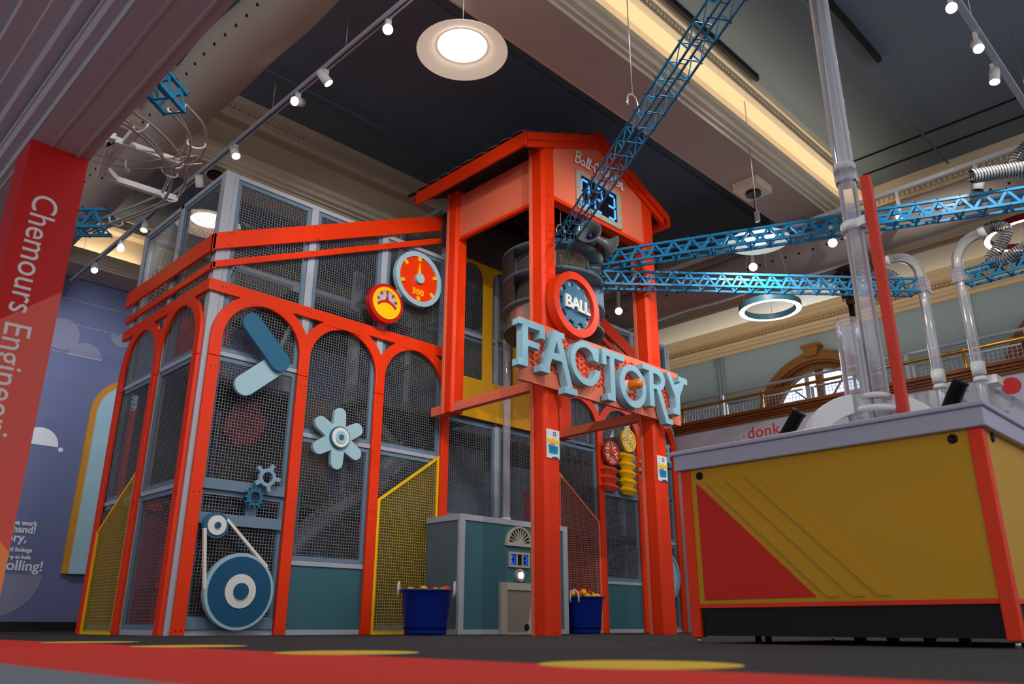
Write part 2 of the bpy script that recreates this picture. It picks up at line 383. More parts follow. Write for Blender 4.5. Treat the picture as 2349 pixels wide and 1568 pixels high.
# near beam and the red column with lettering
yc, zs = 4.85, 2.78
bx0, bx1 = .862, 1.178
m = MB()
m.box(bx0 + .03, bx1, -2, 9, zs, 3.3)
m.add([(bx1, -2, zs - .001), (bx1, yc, zs - .001), (bx0, yc, zs - .001), (bx0, -2, zs - .001)], [(0, 1, 2, 3)])
m.box(bx1 - .07, bx1 - .055, -2, yc, zs - .012, zs)
m.box(bx0 + .10, bx0 + .115, -2, yc, zs - .006, zs)
for dx, z0, z1 in ((.0, 2.80, 2.86), (-.05, 2.86, 2.95), (-.06, 2.95, 2.98), (-.12, 3.0, 3.1), (-.2, 3.1, 3.14), (-.3, 3.14, 3.22), (-.42, 3.22, 3.3)): m.box(bx0 + dx, bx0 + .06, -2, 9, z0, z1)
m.box(-3, bx1, -2, 9, 3.3, 3.4)
struct('trim_9', m, PLUM, label='near moulded plaster beam overhead')
def col_material():
    mm = mat('red_column_graphic', (206, 30, 30), .45); nt = mm.node_tree; N = nt.nodes; L = nt.links; b = N['Principled BSDF']
    tc = N.new('ShaderNodeTexCoord'); sx = N.new('ShaderNodeSeparateXYZ'); L.new(tc.outputs['Object'], sx.inputs[0])
    def ma(op, a, bb=None):
        n = N.new('ShaderNodeMath'); n.operation = op
        for i, v in enumerate((a, bb)):
            if v is None: continue
            if isinstance(v, (int, float)): n.inputs[i].default_value = v
            else: L.new(v, n.inputs[i])
        return n.outputs[0]
    def mixc(f, a, c2):
        n = N.new('ShaderNodeMix'); n.data_type = 'RGBA'; L.new(f, n.inputs[0])
        if isinstance(a, tuple): n.inputs[6].default_value = (*s2l(a), 1)
        else: L.new(a, n.inputs[6])
        n.inputs[7].default_value = (*s2l(c2), 1); return n.outputs[2]
    x = ma('ADD', ma('DIVIDE', sx.outputs[0], S), bx1 - .15); z = ma('DIVIDE', sx.outputs[2], S)
    pinkf = ma('LESS_THAN', z, ma('ADD', 1.62, ma('MULTIPLY', ma('SUBTRACT', x, .86), .9)))
    dx = ma('SUBTRACT', x, .70); dz = ma('SUBTRACT', z, .0); d = ma('SQRT', ma('ADD', ma('MULTIPLY', dx, dx), ma('MULTIPLY', dz, dz)))
    org = ma('LESS_THAN', d, .66)
    c = mixc(pinkf, (196, 24, 24), (222, 92, 80)); c = mixc(org, c, (240, 150, 80)); L.new(c, b.inputs['Base Color']); return mm
t = Thing('graphic_column', 'near red column printed with white vertical lettering and fading to orange', 'column', (bx1 - .15, yc + .15, 0))
t.part('column_body', MB().box(bx0, bx1, yc, yc + .3, 0, zs), col_material())
FD = lambda u, v, w_: (1.0 + v, yc + w_, 2.52 - u)     # lettering reads downwards
t.part('lettering', text('Chemours Engineering', .19, FD, .06, -.064, .004, 0, xs=.91), WHT, 'white vertical lettering')

# ------------------------------------------------------------------ mural and door on the purple wall
PW = 15.7
t = Thing('arched_wall_alcove', 'arched alcove with orange outline on the purple wall behind the play structure', 'alcove', (5.8, PW, .94))
def archpts(x0, x1, z0, z1, r): return [(x0, z0)] + arc(x0 + r, z1 - r, r, 180, 90, 12) + arc(x1 - r, z1 - r, r, 90, 0, 12) + [(x1, z0)]
t.part('alcove_outline', MB().prism(FY(PW - .06), archpts(4.65, 7.0, .94, 4.52, .7), 0, .05), mat('alcove_orange', (196, 134, 50), .45))
t.part('alcove_panel', MB().prism(FY(PW - .10), archpts(4.76, 6.9, .94, 4.42, .62), 0, .09), LBLU)
t.part('alcove_backing', MB().prism(FY(PW - .12), archpts(5.03, 6.7, .94, 3.95, .4), 0, .1), REDPAD)
def mural(name, mb_, m_, label, c, g=None): single(name, mb_, m_, label, 'wall graphic', c, g)
mural('mural_half_disc', MB().prism(FY(PW - .008), arc(3.93, 3.08, .31, 0, 180, 24), 0, .006), MURW, 'white half disc painted on the purple wall beside the red column', (3.93, PW, 3.08))
mural('mural_small_dot', MB().prism(FY(PW - .008), circ(4.29, 3.045, .04, 20), 0, .006), MURW, 'small white dot painted beside the white half disc', (4.29, PW, 3.04))
mural('mural_disc', MB().prism(FY(PW - .006), circ(3.95, 5.15, .30, 36), 0, .004), MURG, 'faint grey disc painted high on the purple wall', (3.95, PW, 5.15))
mural('mural_half_disc', MB().prism(FY(PW - .009), arc(4.40, 4.78, .30, 0, 180, 24), 0, .004), MURG, 'faint grey half disc painted beside the grey disc', (4.40, PW, 4.78))
mural('mural_half_disc', MB().prism(FY(PW - .009), arc(5.0, 5.36, .22, 180, 360, 24), 0, .004), MURG, 'faint grey downward half disc beside the red arcade', (5.0, PW, 5.3))
mural('mural_quarter_disc', MB().prism(FY(PW - .006), [(3.7, .9)] + arc(3.7, .9, .68, 0, -90, 24), 0, .004), MURG, 'grey quarter disc painted low on the purple wall', (3.7, PW, .6))
for z, xa, xb, nm in ((5.84, 3.85, 5.1, 'upper'), (5.37, 4.15, 5.0, 'middle'), (4.80, 3.8, 4.65, 'lower')):
    m = MB(); x = xa
    while x < xb: m.bar((x, PW - .006, z), (x + .03, PW - .006, z + .012), .006, .012, (0, 1, 0)); x += .05
    mural('dashed_line', m, MURW, '%s thin dashed white line on the purple wall' % nm, (xa, PW, z), 'dashed lines on the purple wall')
t = Thing('wall_text', 'white printed wall text ending in rolling! on the purple wall', 'wall text', (3.9, PW, 1.3))
for s_, x, z, sz in (('Here we work', 4.15, 1.70, .11), ('by hand!', 4.15, 1.575, .165), ('Factory,', 4.04, 1.425, .20), ('bops and boings', 4.15, 1.265, .10), ('you keep to balls', 4.15, 1.15, .08), ('rolling!', 4.37, .965, .235)):
    t.part('text_line', text(s_, sz, FY(PW - .006), x, z, .004, 0, 'RIGHT', bold=.004), MURW)

# ------------------------------------------------------------------ printed graphics and railing on the balcony wall
FW = lambda u, v, w_: (13.0 + w_, -u, v)
single('wall_word', text('donk', .30, FW, -7.07, 3.27, .006, -.001, space=1.05), REDP, 'red lowercase word donk printed on the pale balcony wall', 'wall text', (13.0, 6.8, 3.3))
single('wall_word', text('tap', .22, FW, -8.28, 3.14, .006, -.001), REDP, 'top of a small red word beside the cage corner, above the game table', 'wall text', (13.0, 8.2, 3.2))
single('wall_word', text('pop', .2, FW, -5.2, 3.26, .006, -.001), REDP, 'small red word on the pale wall behind the white tripod', 'wall text', (13.0, 5.1, 3.3))
single('printed_red_disc', MB().prism(FX(12.994), circ(2.83, 3.39, .125, 30), 0, .005), REDP, 'red disc printed on the pale wall at the right edge', 'wall graphic', (13, 2.83, 3.39))
k = 0
for (yy, zz) in [(7.14, 3.33), (7.26, 3.295), (7.38, 3.257), (7.5, 3.2), (6.15, 3.266), (6.04, 3.233), (3.26, 3.42), (2.84, 3.21), (2.88, 3.11), (2.96, 3.02), (3.42, 3.44), (3.08, 2.95)]:
    single('printed_dot', MB().prism(FX(12.994), circ(yy, zz, .028, 14), 0, .005), DOTG, 'small grey dot in the dotted bounce trail printed on the balcony wall', 'wall graphic', (13, yy, zz), 'dots of the bounce trail on the balcony wall')
t = Thing('balcony_railing', 'balcony railing of silver pipe, brass rail and wire mesh infill', 'railing', (13.5, 6, 3.62))
t.part('top_rail', MB().cyl((13.5, -3, 4.34), (13.5, 15.5, 4.34), .025, n=10), SILV)
t.part('brass_rail', MB().cyl((13.46, -3, 4.19), (13.46, 15.5, 4.19), .028, n=10), BRAS)
for y in (-1.8, -.05, 1.7, 3.48, 5.22, 6.95, 8.68, 10.4, 12.2, 13.9): t.part('brass_post', MB().cyl((13.46, y, 3.62), (13.46, y, 4.2), .026, n=10).sphere((13.46, y, 4.21), .036, 6), BRAS)
for y in (-2.6, -.9, .85, 2.6, 4.35, 6.08, 7.8, 9.5, 11.3, 13.0):
    t.part('silver_post', MB().box(13.48, 13.53, y - .03, y + .03, 3.62, 4.34).box(13.48, 13.53, y - .1, y - .06, 3.62, 4.13), SILV)
    m = MB()
    y0, y1 = y + .1, y + 1.6
    m.cyl((13.5, y0, 4.12), (13.5, y1, 4.12), .018, n=8)
    g = y0
    while g < y1: m.bar((13.5, g, 3.65), (13.5, g, 4.11), .005, .005); g += .066
    for zz in (3.72, 3.79, 3.86, 3.93, 4.0, 4.06): m.bar((13.5, y0, zz), (13.5, y1, zz), .005, .005)
    t.part('mesh_infill', m, SILV)
# carved column in front of the balcony
t = Thing('carved_column', 'dark carved wooden column capital on a thin iron pole at the balcony', 'column', (12.95, 4.90, 3.75))
t.part('pole', MB().cyl((12.95, 4.90, 3.75), (12.95, 4.90, 5.25), .05, n=14), mat('dark_iron', (50, 34, 26), .4, metal=.4))
m = MB().lathe((12.95, 4.90, 5.22), (0, 0, 1), [(.05, 0), (.08, .03), (.06, .08), (.09, .2), (.10, .4), (.14, .6), (.20, .76), (.235, .79), (.235, .86), (.2, .86)], 16)
for a in range(8):
    c, s_ = math.cos(a * PI / 4), math.sin(a * PI / 4)
    m.tube([(12.95 + c * .09, 4.90 + s_ * .09, 5.32), (12.95 + c * .12, 4.90 + s_ * .12, 5.6), (12.95 + c * .19, 4.90 + s_ * .19, 5.80), (12.95 + c * .24, 4.90 + s_ * .24, 5.74), (12.95 + c * .22, 4.90 + s_ * .22, 5.66)], [.035, .045, .04, .04, .02], 6)
t.part('capital', m, mat('carved_walnut', (92, 58, 34), .4, var=.3, scale=12))
# white boxes high on the soffits (speaker housings)
single('ceiling_box', MB().box(9.68, 10.12, 4.72, 5.12, 6.14, 6.27), CREAM, 'square cream box on the beam soffit above the right dome lamp', 'ceiling box', (9.9, 4.92, 6.2), bevel=.005)

# ------------------------------------------------------------------ ducts
def duct(name, label, x, z, r, a0, ang):
    t = Thing(name, label, 'duct', (x, 6, z))
    m = MB(); P = []; rr = []
    y = a0
    while y < 15.6:
        P.append((x + .012 * math.sin(y * 2.1), y, z + .014 * math.sin(y * 3.3 + 1))); rr.append(r * (1 + .028 * math.sin(y * 1.7) + .018 * math.sin(y * 4.1))); y += .15
    m.tube(P, rr, 28); t.part('fabric_sleeve', m, FABR)
    h = MB(); y = a0 + .3
    while y < 15.4:
        c, s_ = math.cos(ang), math.sin(ang); rl = r * (1 + .028 * math.sin(y * 1.7) + .018 * math.sin(y * 4.1)); p = Vector((x + .012 * math.sin(y * 2.1) + c * (rl - .01), y, z + .014 * math.sin(y * 3.3 + 1) + s_ * (rl - .01))); h.cyl(p, p + Vector((c, 0, s_)) * .016, .019, n=10); y += .235
    t.part('air_holes', h, BLKM)['kind'] = 'stuff'
duct('fabric_air_duct', 'wide beige fabric air duct with a row of holes, upper left beside the near beam', 3.22, 6.5, .35, -1.5, math.radians(63.3 + 180 - 35))
duct('fabric_air_duct', 'grey fabric air duct with a row of holes along the balcony side', 12.02, 5.94, .35, -2, math.radians(26 + 180 - 8))

# ------------------------------------------------------------------ ceiling pipes and cables
for (y, lab) in ((6.3, 'thin dark sprinkler pipe on the ceiling between the first two beams'), (8.9, 'thin dark conduit on the ceiling beside the second beam')):
    m = MB().cyl((-1, y, 7.3), (13.2, y, 7.3), .022, n=8)
    for x in (1, 3.2, 5.4, 7.6, 9.8, 12): m.cyl((x, y, 7.3), (x, y, 7.4), .01, n=6)
    single('ceiling_pipe', m, DCEI, lab, 'pipe', (6, y, 7.3))
single('ceiling_pipe', MB().cyl((-1, 3.1, 7.3), (13.2, 3.1, 7.3), .02, n=8), DCEI, 'thin dark pipe on the ceiling in front of the lit cove', 'pipe', (6, 3.1, 7.3))
for i, x in enumerate((12.2, 12.75)): single('ceiling_conduit', MB().box(x, x + .018, -1, 4.3, 7.375, 7.4), BLKM, ('inner' if i == 0 else 'outer') + ' dark conduit along the ceiling near the balcony cornice', 'conduit', (x, 2, 7.38))
single('strut_channel', MB().box(3, 9.1, 4.24, 4.29, 7.32, 7.4), BLKM, 'black strut channel bolted to the ceiling along the lit cornice', 'strut', (6, 4.26, 7.36))
single('strut_channel', MB().box(6, 9.9, 2.86, 2.92, 7.32, 7.4), BLKM, 'black strut channel on the ceiling ending behind the clear tube', 'strut', (8, 2.9, 7.36))

# ------------------------------------------------------------------ dome lamps
def dome(loc, label):
    x, y, z = loc
    t = Thing('dome_pendant_lamp', label, 'pendant lamp', loc, 'white dome pendant lamps')
    t.part('lamp_shade', MB().lathe((x, y, z - .07), (0, 0, 1), [(.44, 0), (.435, .008), (.38, .03), (.30, .065), (.26, .09), (.24, .105), (.02, .12)], 48).lathe((x, y, z - .07), (0, 0, 1), [(.44, 0), (.39, .014), (.33, .032), (.28, .05), (.255, .07), (.248, .095)], 48), SHADE)
    t.part('diffuser', MB().lathe((x, y, z), (0, 0, 1), [(.001, .0), (.15, .0), (.243, .004), (.243, .03)], 40), LENS)
    t.part('diffuser_ring', MB().tube([(x + .248 * math.cos(a * PI / 20), y + .248 * math.sin(a * PI / 20), z + .002) for a in range(40)], .012, 6, closed=True), SHADE)
    t.part('cord', MB().cyl((x, y, z + .1), (x, y, 6.2), .006, n=6), BLKM)
    t.part('canopy', MB().cyl((x, y, 6.14 - .05), (x, y, 6.14), .11, n=24), BLK)
    return t
d0 = dome((4.17, 4.88, 5.4), 'large white dome pendant lamp near the top, left of the lit cove')
copy_tree(d0.o, (9.9, 4.91, 5.4), 'white dome pendant lamp partly behind the blue truss, right of the red roof')
copy_tree(d0.o, (4.05, 10.04, 5.4), 'white dome pendant lamp seen through the upper left mesh of the cage')
# ring lamps
def ringlamp(c, R_, mat_, lab, tube_h=.10, w_=.085, tilt=0, top=7.38):
    x, y, z = c; t = Thing('ring_pendant_lamp', lab, 'ring lamp', c)
    n = 60; P = lambda r, h: [(x + r * math.cos(2 * PI * i / n), y + r * math.sin(2 * PI * i / n), z + h + tilt * (math.cos(2 * PI * i / n))) for i in range(n)]
    m = MB(); ro, ri = R_, R_ - w_; L_ = [P(ro, 0), P(ro, tube_h), P(ri, tube_h), P(ri, 0)]
    for a in range(3):
        vs = L_[a] + L_[a + 1]; m.add(vs, [(i, (i + 1) % n, n + (i + 1) % n, n + i) for i in range(n)], True)
    t.part('housing', m, mat_)
    m = MB(); vs = P(ro - .004, .004) + P(ri + .004, .004); m.add(vs, [(i, (i + 1) % n, n + (i + 1) % n, n + i) for i in range(n)]); t.part('diffuser', m, RING)
    m = MB()
    for a in (0.4, 2.5, 4.6): m.cyl((x + (ro - .04) * math.cos(a), y + (ro - .04) * math.sin(a), z + tube_h), (x, y, top), .003, n=5)
    t.part('suspension_wires', m, CHRM)
ringlamp((11.2, 5.49, 4.79), .475, mat('ring_teal', (60, 96, 110), .4), 'teal ring pendant lamp glowing yellow white over the balcony')
ringlamp((13.08, 2.20, 5.62), .60, mat('ring_red', (150, 36, 34), .4), 'red ring pendant lamp at the right edge behind the coiled hose', top=5.97)

# ------------------------------------------------------------------ track lighting
t = Thing('light_track', 'long white ceiling light track on the left above the cage', 'light track', (3.86, 8, 6.1))
t.part('rail', MB().box(3.83, 3.90, 1, 15.4, 6.07, 6.12), SILV); t.part('slot', MB().box(3.855, 3.868, 1, 15.4, 6.066, 6.071), BLK)
m = MB()
for y in (3, 6.5, 8.1, 10.5, 12.7, 15): m.cyl((3.86, y, 6.12), (3.86, y, 7.4), .004, n=5)
t.part('suspension_wires', m, CHRM)
t = Thing('light_track', 'white ceiling light track at the upper right corner', 'light track', (8, 1.47, 6.15))
t.part('rail', MB().box(4, 11.7, 1.44, 1.51, 6.12, 6.17), SILV)
m = MB()
for x in (6, 8.4, 10.6): m.cyl((x, 1.47, 6.17), (x, 1.47, 7.4), .004, n=5)
t.part('suspension_wires', m, CHRM)
t = Thing('light_track', 'white light track running under the grey duct by the balcony', 'light track', (11.4, 6, 6.17))
t.part('rail', MB().box(11.36, 11.43, -1, 13, 6.14, 6.20), PWHT)
m = MB()
for y in (1, 4.2, 7, 10): m.cyl((11.4, y, 6.2), (11.4, y, 7.4), .006, n=6)
t.part('suspension_rods', m, CHRM)
def spot(loc, d, label, lens=True, up=.17, drum=(.055, .17)):
    x, y, z = loc; d = Vector(d).normalized(); t = Thing('track_spotlight', label, 'spotlight', loc, 'white track spotlights')
    c = Vector(loc); r, L_ = drum
    t.part('lamp_barrel', MB().cyl(c - d * L_ * .6, c + d * L_ * .4, r, n=20), PWHT)
    t.part('lens', MB().cyl(c + d * (L_ * .4), c + d * (L_ * .4 + .004), r * .9, n=20), LENSW if lens else BLKM)
    t.part('stem', MB().bar((x, y, z + .02), (x, y, z + up), .035, .06), PWHT)
    return t.o
cam_dir = lambda p: (-p[0], -p[1], .1 - p[2])
zt = 5.95
for p, d, lab, ln in [((3.89, 5.75, zt), cam_dir((3.89, 5.75, zt)), 'glaring spotlight on the left track left of the top dome lamp', 1),
                      ((3.87, 6.9, zt), (.7, -.35, -1), 'spotlight on the left track angled right, near the glaring one', 1),
                      ((3.87, 7.5, zt), (-.9, -.5, -.6), 'spotlight on the left track facing left, above the cage', 1),
                      ((3.87, 9.05, zt), (.1, -.5, -1), 'spotlight on the left track just above the cage corner', 1),
                      ((3.87, 10.1, zt), (.5, .6, -1), 'unlit looking spotlight on the left track behind the cage corner', 0),
                      ((3.87, 12.0, zt), (-.2, -.2, -1), 'spotlight on the left track below the duct end', 1),
                      ((3.87, 13.0, zt), (-.15, -.7, -.8), 'spotlight on the left track above the purple wall', 1),
                      ((3.87, 14.2, zt), (-.1, -.8, -.8), 'last spotlight at the far end of the left track', 1),
                      ((7.70, 1.5, zt), cam_dir((7.7, 1.5, zt)), 'glaring spotlight at the upper right corner track', 1),
                      ((8.50, 1.5, zt), (-.5, -.2, -.9), 'upper right track spotlight just below the glaring one', 1),
                      ((9.2, 1.53, zt), (-.2, .1, -1), 'lowest spotlight of the upper right track', 1)]:
    spot(p, d, lab, ln)
# spots on the balcony side
for q, lab in [((11.4, 8.60, 5.71), 'spotlight glowing between the two right tower posts'), ((11.4, 5.80, 5.71), 'spotlight on the balcony track above the teal ring lamp'), ((11.4, 4.45, 5.68), 'spotlight on the balcony track left of the clear tube'),
               ((11.4, 3.42, 5.75), 'spotlight on the balcony track right of the red pole')]:
    spot(q, cam_dir(q), lab, 1, up=6.14 - q[2], drum=(.07, .2))
spot((11.4, 2.36, 5.85), (.1, .3, -1), 'white spotlight facing down above the right truss', 0, up=.29, drum=(.07, .22))

# ================================================================== PLAY CAGE
# arcade boards
def arcade(fr, posts, e0, e1, thick=.045):
    ZS, ZF, ZT, ZJ = 3.215, 3.755, 3.895, 2.99; out = []; holes = []
    P = posts; R_o = []
    def oc(c, r, z0, z1, side, n=10):   # outer circle points from height z0 to z1 on the given side of centre c
        a0 = math.asin((z0 - ZS) / r); a1 = math.asin((z1 - ZS) / r)
        return [(c + side * r * math.cos(a0 + (a1 - a0) * i / n), ZS + r * math.sin(a0 + (a1 - a0) * i / n)) for i in range(n + 1)]
    n = len(P); cen = [((P[i][1] + P[i + 1][0]) / 2, (P[i + 1][0] - P[i][1]) / 2) for i in range(n - 1)]
    w0 = P[0][1] - P[0][0]
    out += [(e0, ZT), (e0, ZF)]
    c, r = cen[0]; ro = c - P[0][0]; out += oc(c, ro, ZF, ZS, -1)
    for i in range(n):
        a, b = P[i]
        out += [(a, ZJ), (b, ZJ)]
        if i < n - 1: c, r = cen[i]; out += arc(c, ZS, r, 180, 0, 24)
    c, r = cen[-1]; out += oc(c, P[-1][1] - c, ZS, ZF, 1)
    out += [(e1, ZF), (e1, ZT)]
    for i in range(1, n - 1):
        a, b = P[i]; mid = (a + b) / 2; (cl, rl), (cr, rr) = cen[i - 1], cen[i]; Rl = b - cl; Rr = cr - a
        zv = ZS + math.sqrt(max(Rl * Rl - (mid - cl) ** 2, 0))
        l = oc(cl, Rl, ZF, zv, 1, 8); q = oc(cr, Rr, zv, ZF, -1, 8)
        holes.append(l + q[1:])
    return MB().prism(fr, out, 0, thick, holes)
def panel(t, fr, u0, u1, v0, v1, wire=WIRE, frame=BLUF, fw=.05, pitch=.036, g=.0065, mesh=True, clip=None):
    """mesh panel: a flat frame with woven wire inside it"""
    t.part('panel_frame', MB().prism(fr, rect(u0, u1, v0, v1), 0, .03, [rect(u0 + fw, u1 - fw, v0 + fw, v1 - fw)]), frame)
    m = MB(); a0, a1, b0, b1 = u0 + fw, u1 - fw, v0 + fw, v1 - fw
    u = a0 + pitch / 2
    def rod(p, q):
        (ua, va), (ub, vb) = p, q; h = g / 2
        if ua == ub: pts = [(ua - h, va), (ua + h, va), (ua + h, vb), (ua - h, vb)]
        else: pts = [(ua, va - h), (ub, va - h), (ub, va + h), (ua, va + h)]
        vs = [fr(x, y, .012) for x, y in pts] + [fr(x, y, .015) for x, y in pts]
        m.add(vs, [(0, 1, 2, 3), (7, 6, 5, 4), (0, 4, 5, 1), (1, 5, 6, 2), (2, 6, 7, 3), (3, 7, 4, 0)])
    while u < a1: rod((u, b0), (u, b1)); u += pitch
    v = b0 + pitch / 2
    while v < b1: rod((a0, v), (a1, v)); v += pitch
    t.part('wire_mesh', m, wire, fix=False)['kind'] = 'stuff'
def slope_panel(t, fr, poly, wire, frame, fw=.035, pitch=.036, g=.0065):
    cx = sum(p[0] for p in poly) / 4; cz = sum(p[1] for p in poly) / 4
    xs = sorted(poly); u0, u1 = xs[0][0], xs[-1][0]
    top = sorted([p for p in poly if p[1] > .5]); (ta, za), (tb, zb) = top; k = (zb - za) / (tb - ta); zb_ = min(p[1] for p in poly)
    f = lambda u: za + (u - ta) * k
    inner = [(u0 + fw, zb_ + fw), (u1 - fw, zb_ + fw), (u1 - fw, f(u1 - fw) - fw * 1.15), (u0 + fw, f(u0 + fw) - fw * 1.15)]
    t.part('panel_frame', MB().prism(fr, [(u0, zb_), (u1, zb_), (u1, zb), (u0, za)], 0, .03, [inner]), frame)
    m = MB(); h = g / 2
    def rod(ua, va, ub, vb):
        if ua == ub: pts = [(ua - h, va), (ua + h, va), (ua + h, vb), (ua - h, vb)]
        else: pts = [(ua, va - h), (ub, va - h), (ub, va + h), (ua, va + h)]
        vs = [fr(x, y, .012) for x, y in pts] + [fr(x, y, .015) for x, y in pts]
        m.add(vs, [(0, 1, 2, 3), (7, 6, 5, 4), (0, 4, 5, 1), (1, 5, 6, 2), (2, 6, 7, 3), (3, 7, 4, 0)])
    u = u0 + fw + pitch / 2
    while u < u1 - fw: rod(u, zb_ + fw, u, f(u) - fw * 1.15); u += pitch
    v = zb_ + fw + pitch / 2
    while v < max(za, zb) - fw:
        a, b = u0 + fw, u1 - fw
        if k > 0: a = max(a, ta + (v + fw * 1.15 - za) / k)
        else: b = min(b, ta + (v + fw * 1.15 - za) / k)
        if b > a: rod(a, v, b, v)
        v += pitch
    t.part('wire_mesh', m, wire, fix=False)['kind'] = 'stuff'

YF = 8.5; XS = 3.54
cage = Thing('play_cage', 'large climbing cage of grey posts and wire mesh behind a red orange arcade', 'climbing cage', (8.2, 9.8, 0))
LP = [(3.64, 3.776), (4.78, 4.92), (5.925, 6.065), (7.075, 7.218)]
RP = [(9.39, 9.53), (10.52, 10.66), (11.63, 11.77), (12.74, 12.88)]
SP = [(8.584, 8.72), (9.737, 9.872), (10.87, 11.0)]
B = .005
cage.part('arcade_board', arcade(FY(YF), LP, 3.54, 7.22), RED, bevel=B)
cage.part('arcade_board', arcade(FY(YF), RP, 9.39, 13.0), RED, bevel=B)
cage.part('arcade_board', arcade(FX(XS), SP, 8.547, 11.13), RED, bevel=B)
for a, b in LP + RP: cage.part('arcade_post', MB().prism(FY(YF), rect(a, b, 0, 2.985), 0, .045), RED, bevel=B)
for a, b in SP: cage.part('arcade_post', MB().prism(FX(XS), rect(a, b, 0, 2.985), 0, .045), RED, bevel=B)
# rails
cage.part('sloping_rail', MB().prism(FY(YF), [(3.51, 4.235), (7.1, 5.80), (7.1, 6.06), (3.51, 4.455)], -.01, .035), RED, bevel=B)
cage.part('sloping_rail', MB().prism(FY(YF), [(3.54, 4.012), (7.1, 5.59), (7.1, 5.685), (3.54, 4.10)], -.01, .035), RED, bevel=B)
cage.part('side_rail', MB().prism(FX(XS - .03), rect(8.49, 11.13, 4.235, 4.455), 0, .04), RED, bevel=B)
cage.part('side_rail', MB().prism(FX(XS), rect(8.49, 11.13, 4.012, 4.10), 0, .04), RED, bevel=B)
cage.part('sloping_rail', MB().prism(FY(YF), [(9.25, 5.76), (12.98, 4.20), (12.98, 4.44), (9.25, 6.06)], -.01, .035), RED, bevel=B)
cage.part('sloping_rail', MB().prism(FY(YF), [(9.25, 5.56), (12.95, 4.0), (12.95, 4.10), (9.25, 5.66)], -.01, .035), RED, bevel=B)
# screw heads
m = MB()
for a, b in LP + RP:
    for z in (.05, 1.45, 2.86):
        for f in (.28, .72): m.cyl((a + (b - a) * f, YF - .003, z), (a + (b - a) * f, YF + .01, z), .007, n=8)
for x in (3.72, 4.85, 6.0, 7.1):
    for dx in (-.025, .025):
        for dz in (.03, .19): m.cyl((x + dx, YF - .014, 4.235 + (x - 3.51) * .436 + dz), (x + dx, YF, 4.235 + (x - 3.51) * .436 + dz), .007, n=8)
        m.cyl((x + dx, YF - .014, 4.058 + (x - 3.54) * .444), (x + dx, YF, 4.058 + (x - 3.54) * .444), .007, n=8)
        m.cyl((x + dx, YF - .003, 3.826), (x + dx, YF + .01, 3.826), .007, n=8)
for y in (8.63, 9.8, 10.93):
    for dy in (-.025, .025):
        m.cyl((XS - .003, y + dy, 3.826), (XS + .01, y + dy, 3.826), .007, n=8)
        for z in (1.45, 2.86): m.cyl((XS - .003, y + dy, z), (XS + .01, y + dy, z), .007, n=8)
cage.part('screw_heads', m, BLKM)['kind'] = 'stuff'
# silver skeleton
def post(x0, x1, y0, y1, z1=5.36, z0=0):
    m = MB().box(x0, x1, y0, y1, z0, z1); m.box(x0 + (x1 - x0) * .46, x0 + (x1 - x0) * .54, y0 - .003, y0 + .01, z0, z1)
    return cage.part('frame_post', m, SILV, bevel=.004)
post(3.587, 3.70, 8.55, 8.67); post(3.705, 3.76, 8.56, 8.60)
for x in (4.85, 5.995): post(x - .05, x + .05, 8.56, 8.66)
post(7.09, 7.19, 8.56, 8.66, 6.3)
for x in (9.46, 10.59, 11.70): post(x - .05, x + .05, 8.56, 8.66)
post(12.76, 12.92, 8.56, 8.70); post(9.36, 9.42, 8.66, 8.76, 6.3)
for y in (9.80, 11.0): post(3.59, 3.69, y - .05, y + .05)
for x in (4.85, 5.995, 7.14, 8.3, 9.46, 10.59, 11.7, 12.84): post(x - .05, x + .05, 10.98, 11.08)
post(12.76, 12.86, 9.75, 9.85)
def beamx(x0, x1, z0, z1, y0=8.555, y1=8.60, m_=SILV): return cage.part('frame_beam', MB().box(x0, x1, y0, y1, z0, z1), m_, bevel=.003)
def beamy(y0, y1, z0, z1, x0=3.59, x1=3.635, m_=SILV): return cage.part('frame_beam', MB().box(x0, x1, y0, y1, z0, z1), m_, bevel=.003)
beamx(3.70, 7.1, 0, .058); beamx(9.5, 12.8, 0, .058); beamx(3.70, 7.1, 5.30, 5.36); beamx(9.5, 12.8, 5.30, 5.36)
beamx(3.70, 4.8, 3.02, 3.07); beamx(4.9, 5.95, 2.255, 2.31); beamx(6.05, 7.1, 2.265, 2.315); beamx(4.9, 5.95, .755, .81)
beamx(10.65, 11.65, .75, .80); beamx(11.76, 12.76, 1.49, 1.54)
beamy(8.67, 11, 0, .058); beamy(8.67, 11, 1.51, 1.56); beamy(8.67, 11, 3.02, 3.07); beamy(8.67, 11, 5.30, 5.36)
fr = FY(8.575)
# bay 1
panel(cage, fr, 3.765, 4.795, .14, 1.50); panel(cage, fr, 3.765, 4.795, 1.52, 3.015); panel(cage, fr, 3.765, 4.795, 3.075, 5.295)
for z0, z1 in ((.06, .171), (1.129, 1.252), (1.504, 1.622)): cage.part('blue_crossbar', MB().box(3.755, 4.77, 8.53, 8.574, z0, z1), BLUF, bevel=.003)
cage.part('blue_upright', MB().box(4.313, 4.442, 8.54, 8.574, 1.25, 1.505), BLUF)
# bay 2
cage.part('solid_panel', MB().box(4.9, 5.945, 8.575, 8.60, .058, .755), TEAL)
panel(cage, fr, 4.905, 5.94, .815, 2.25); panel(cage, fr, 4.905, 5.94, 2.315, 5.295)
# bay 3
panel(cage, fr, 6.05, 7.085, .06, 2.26); panel(cage, fr, 6.05, 7.085, 2.32, 5.295)
slope_panel(cage, FY(8.515), [(6.075, .0), (7.065, .0), (7.065, 2.32), (6.075, 1.62)], WIREY, YELB)
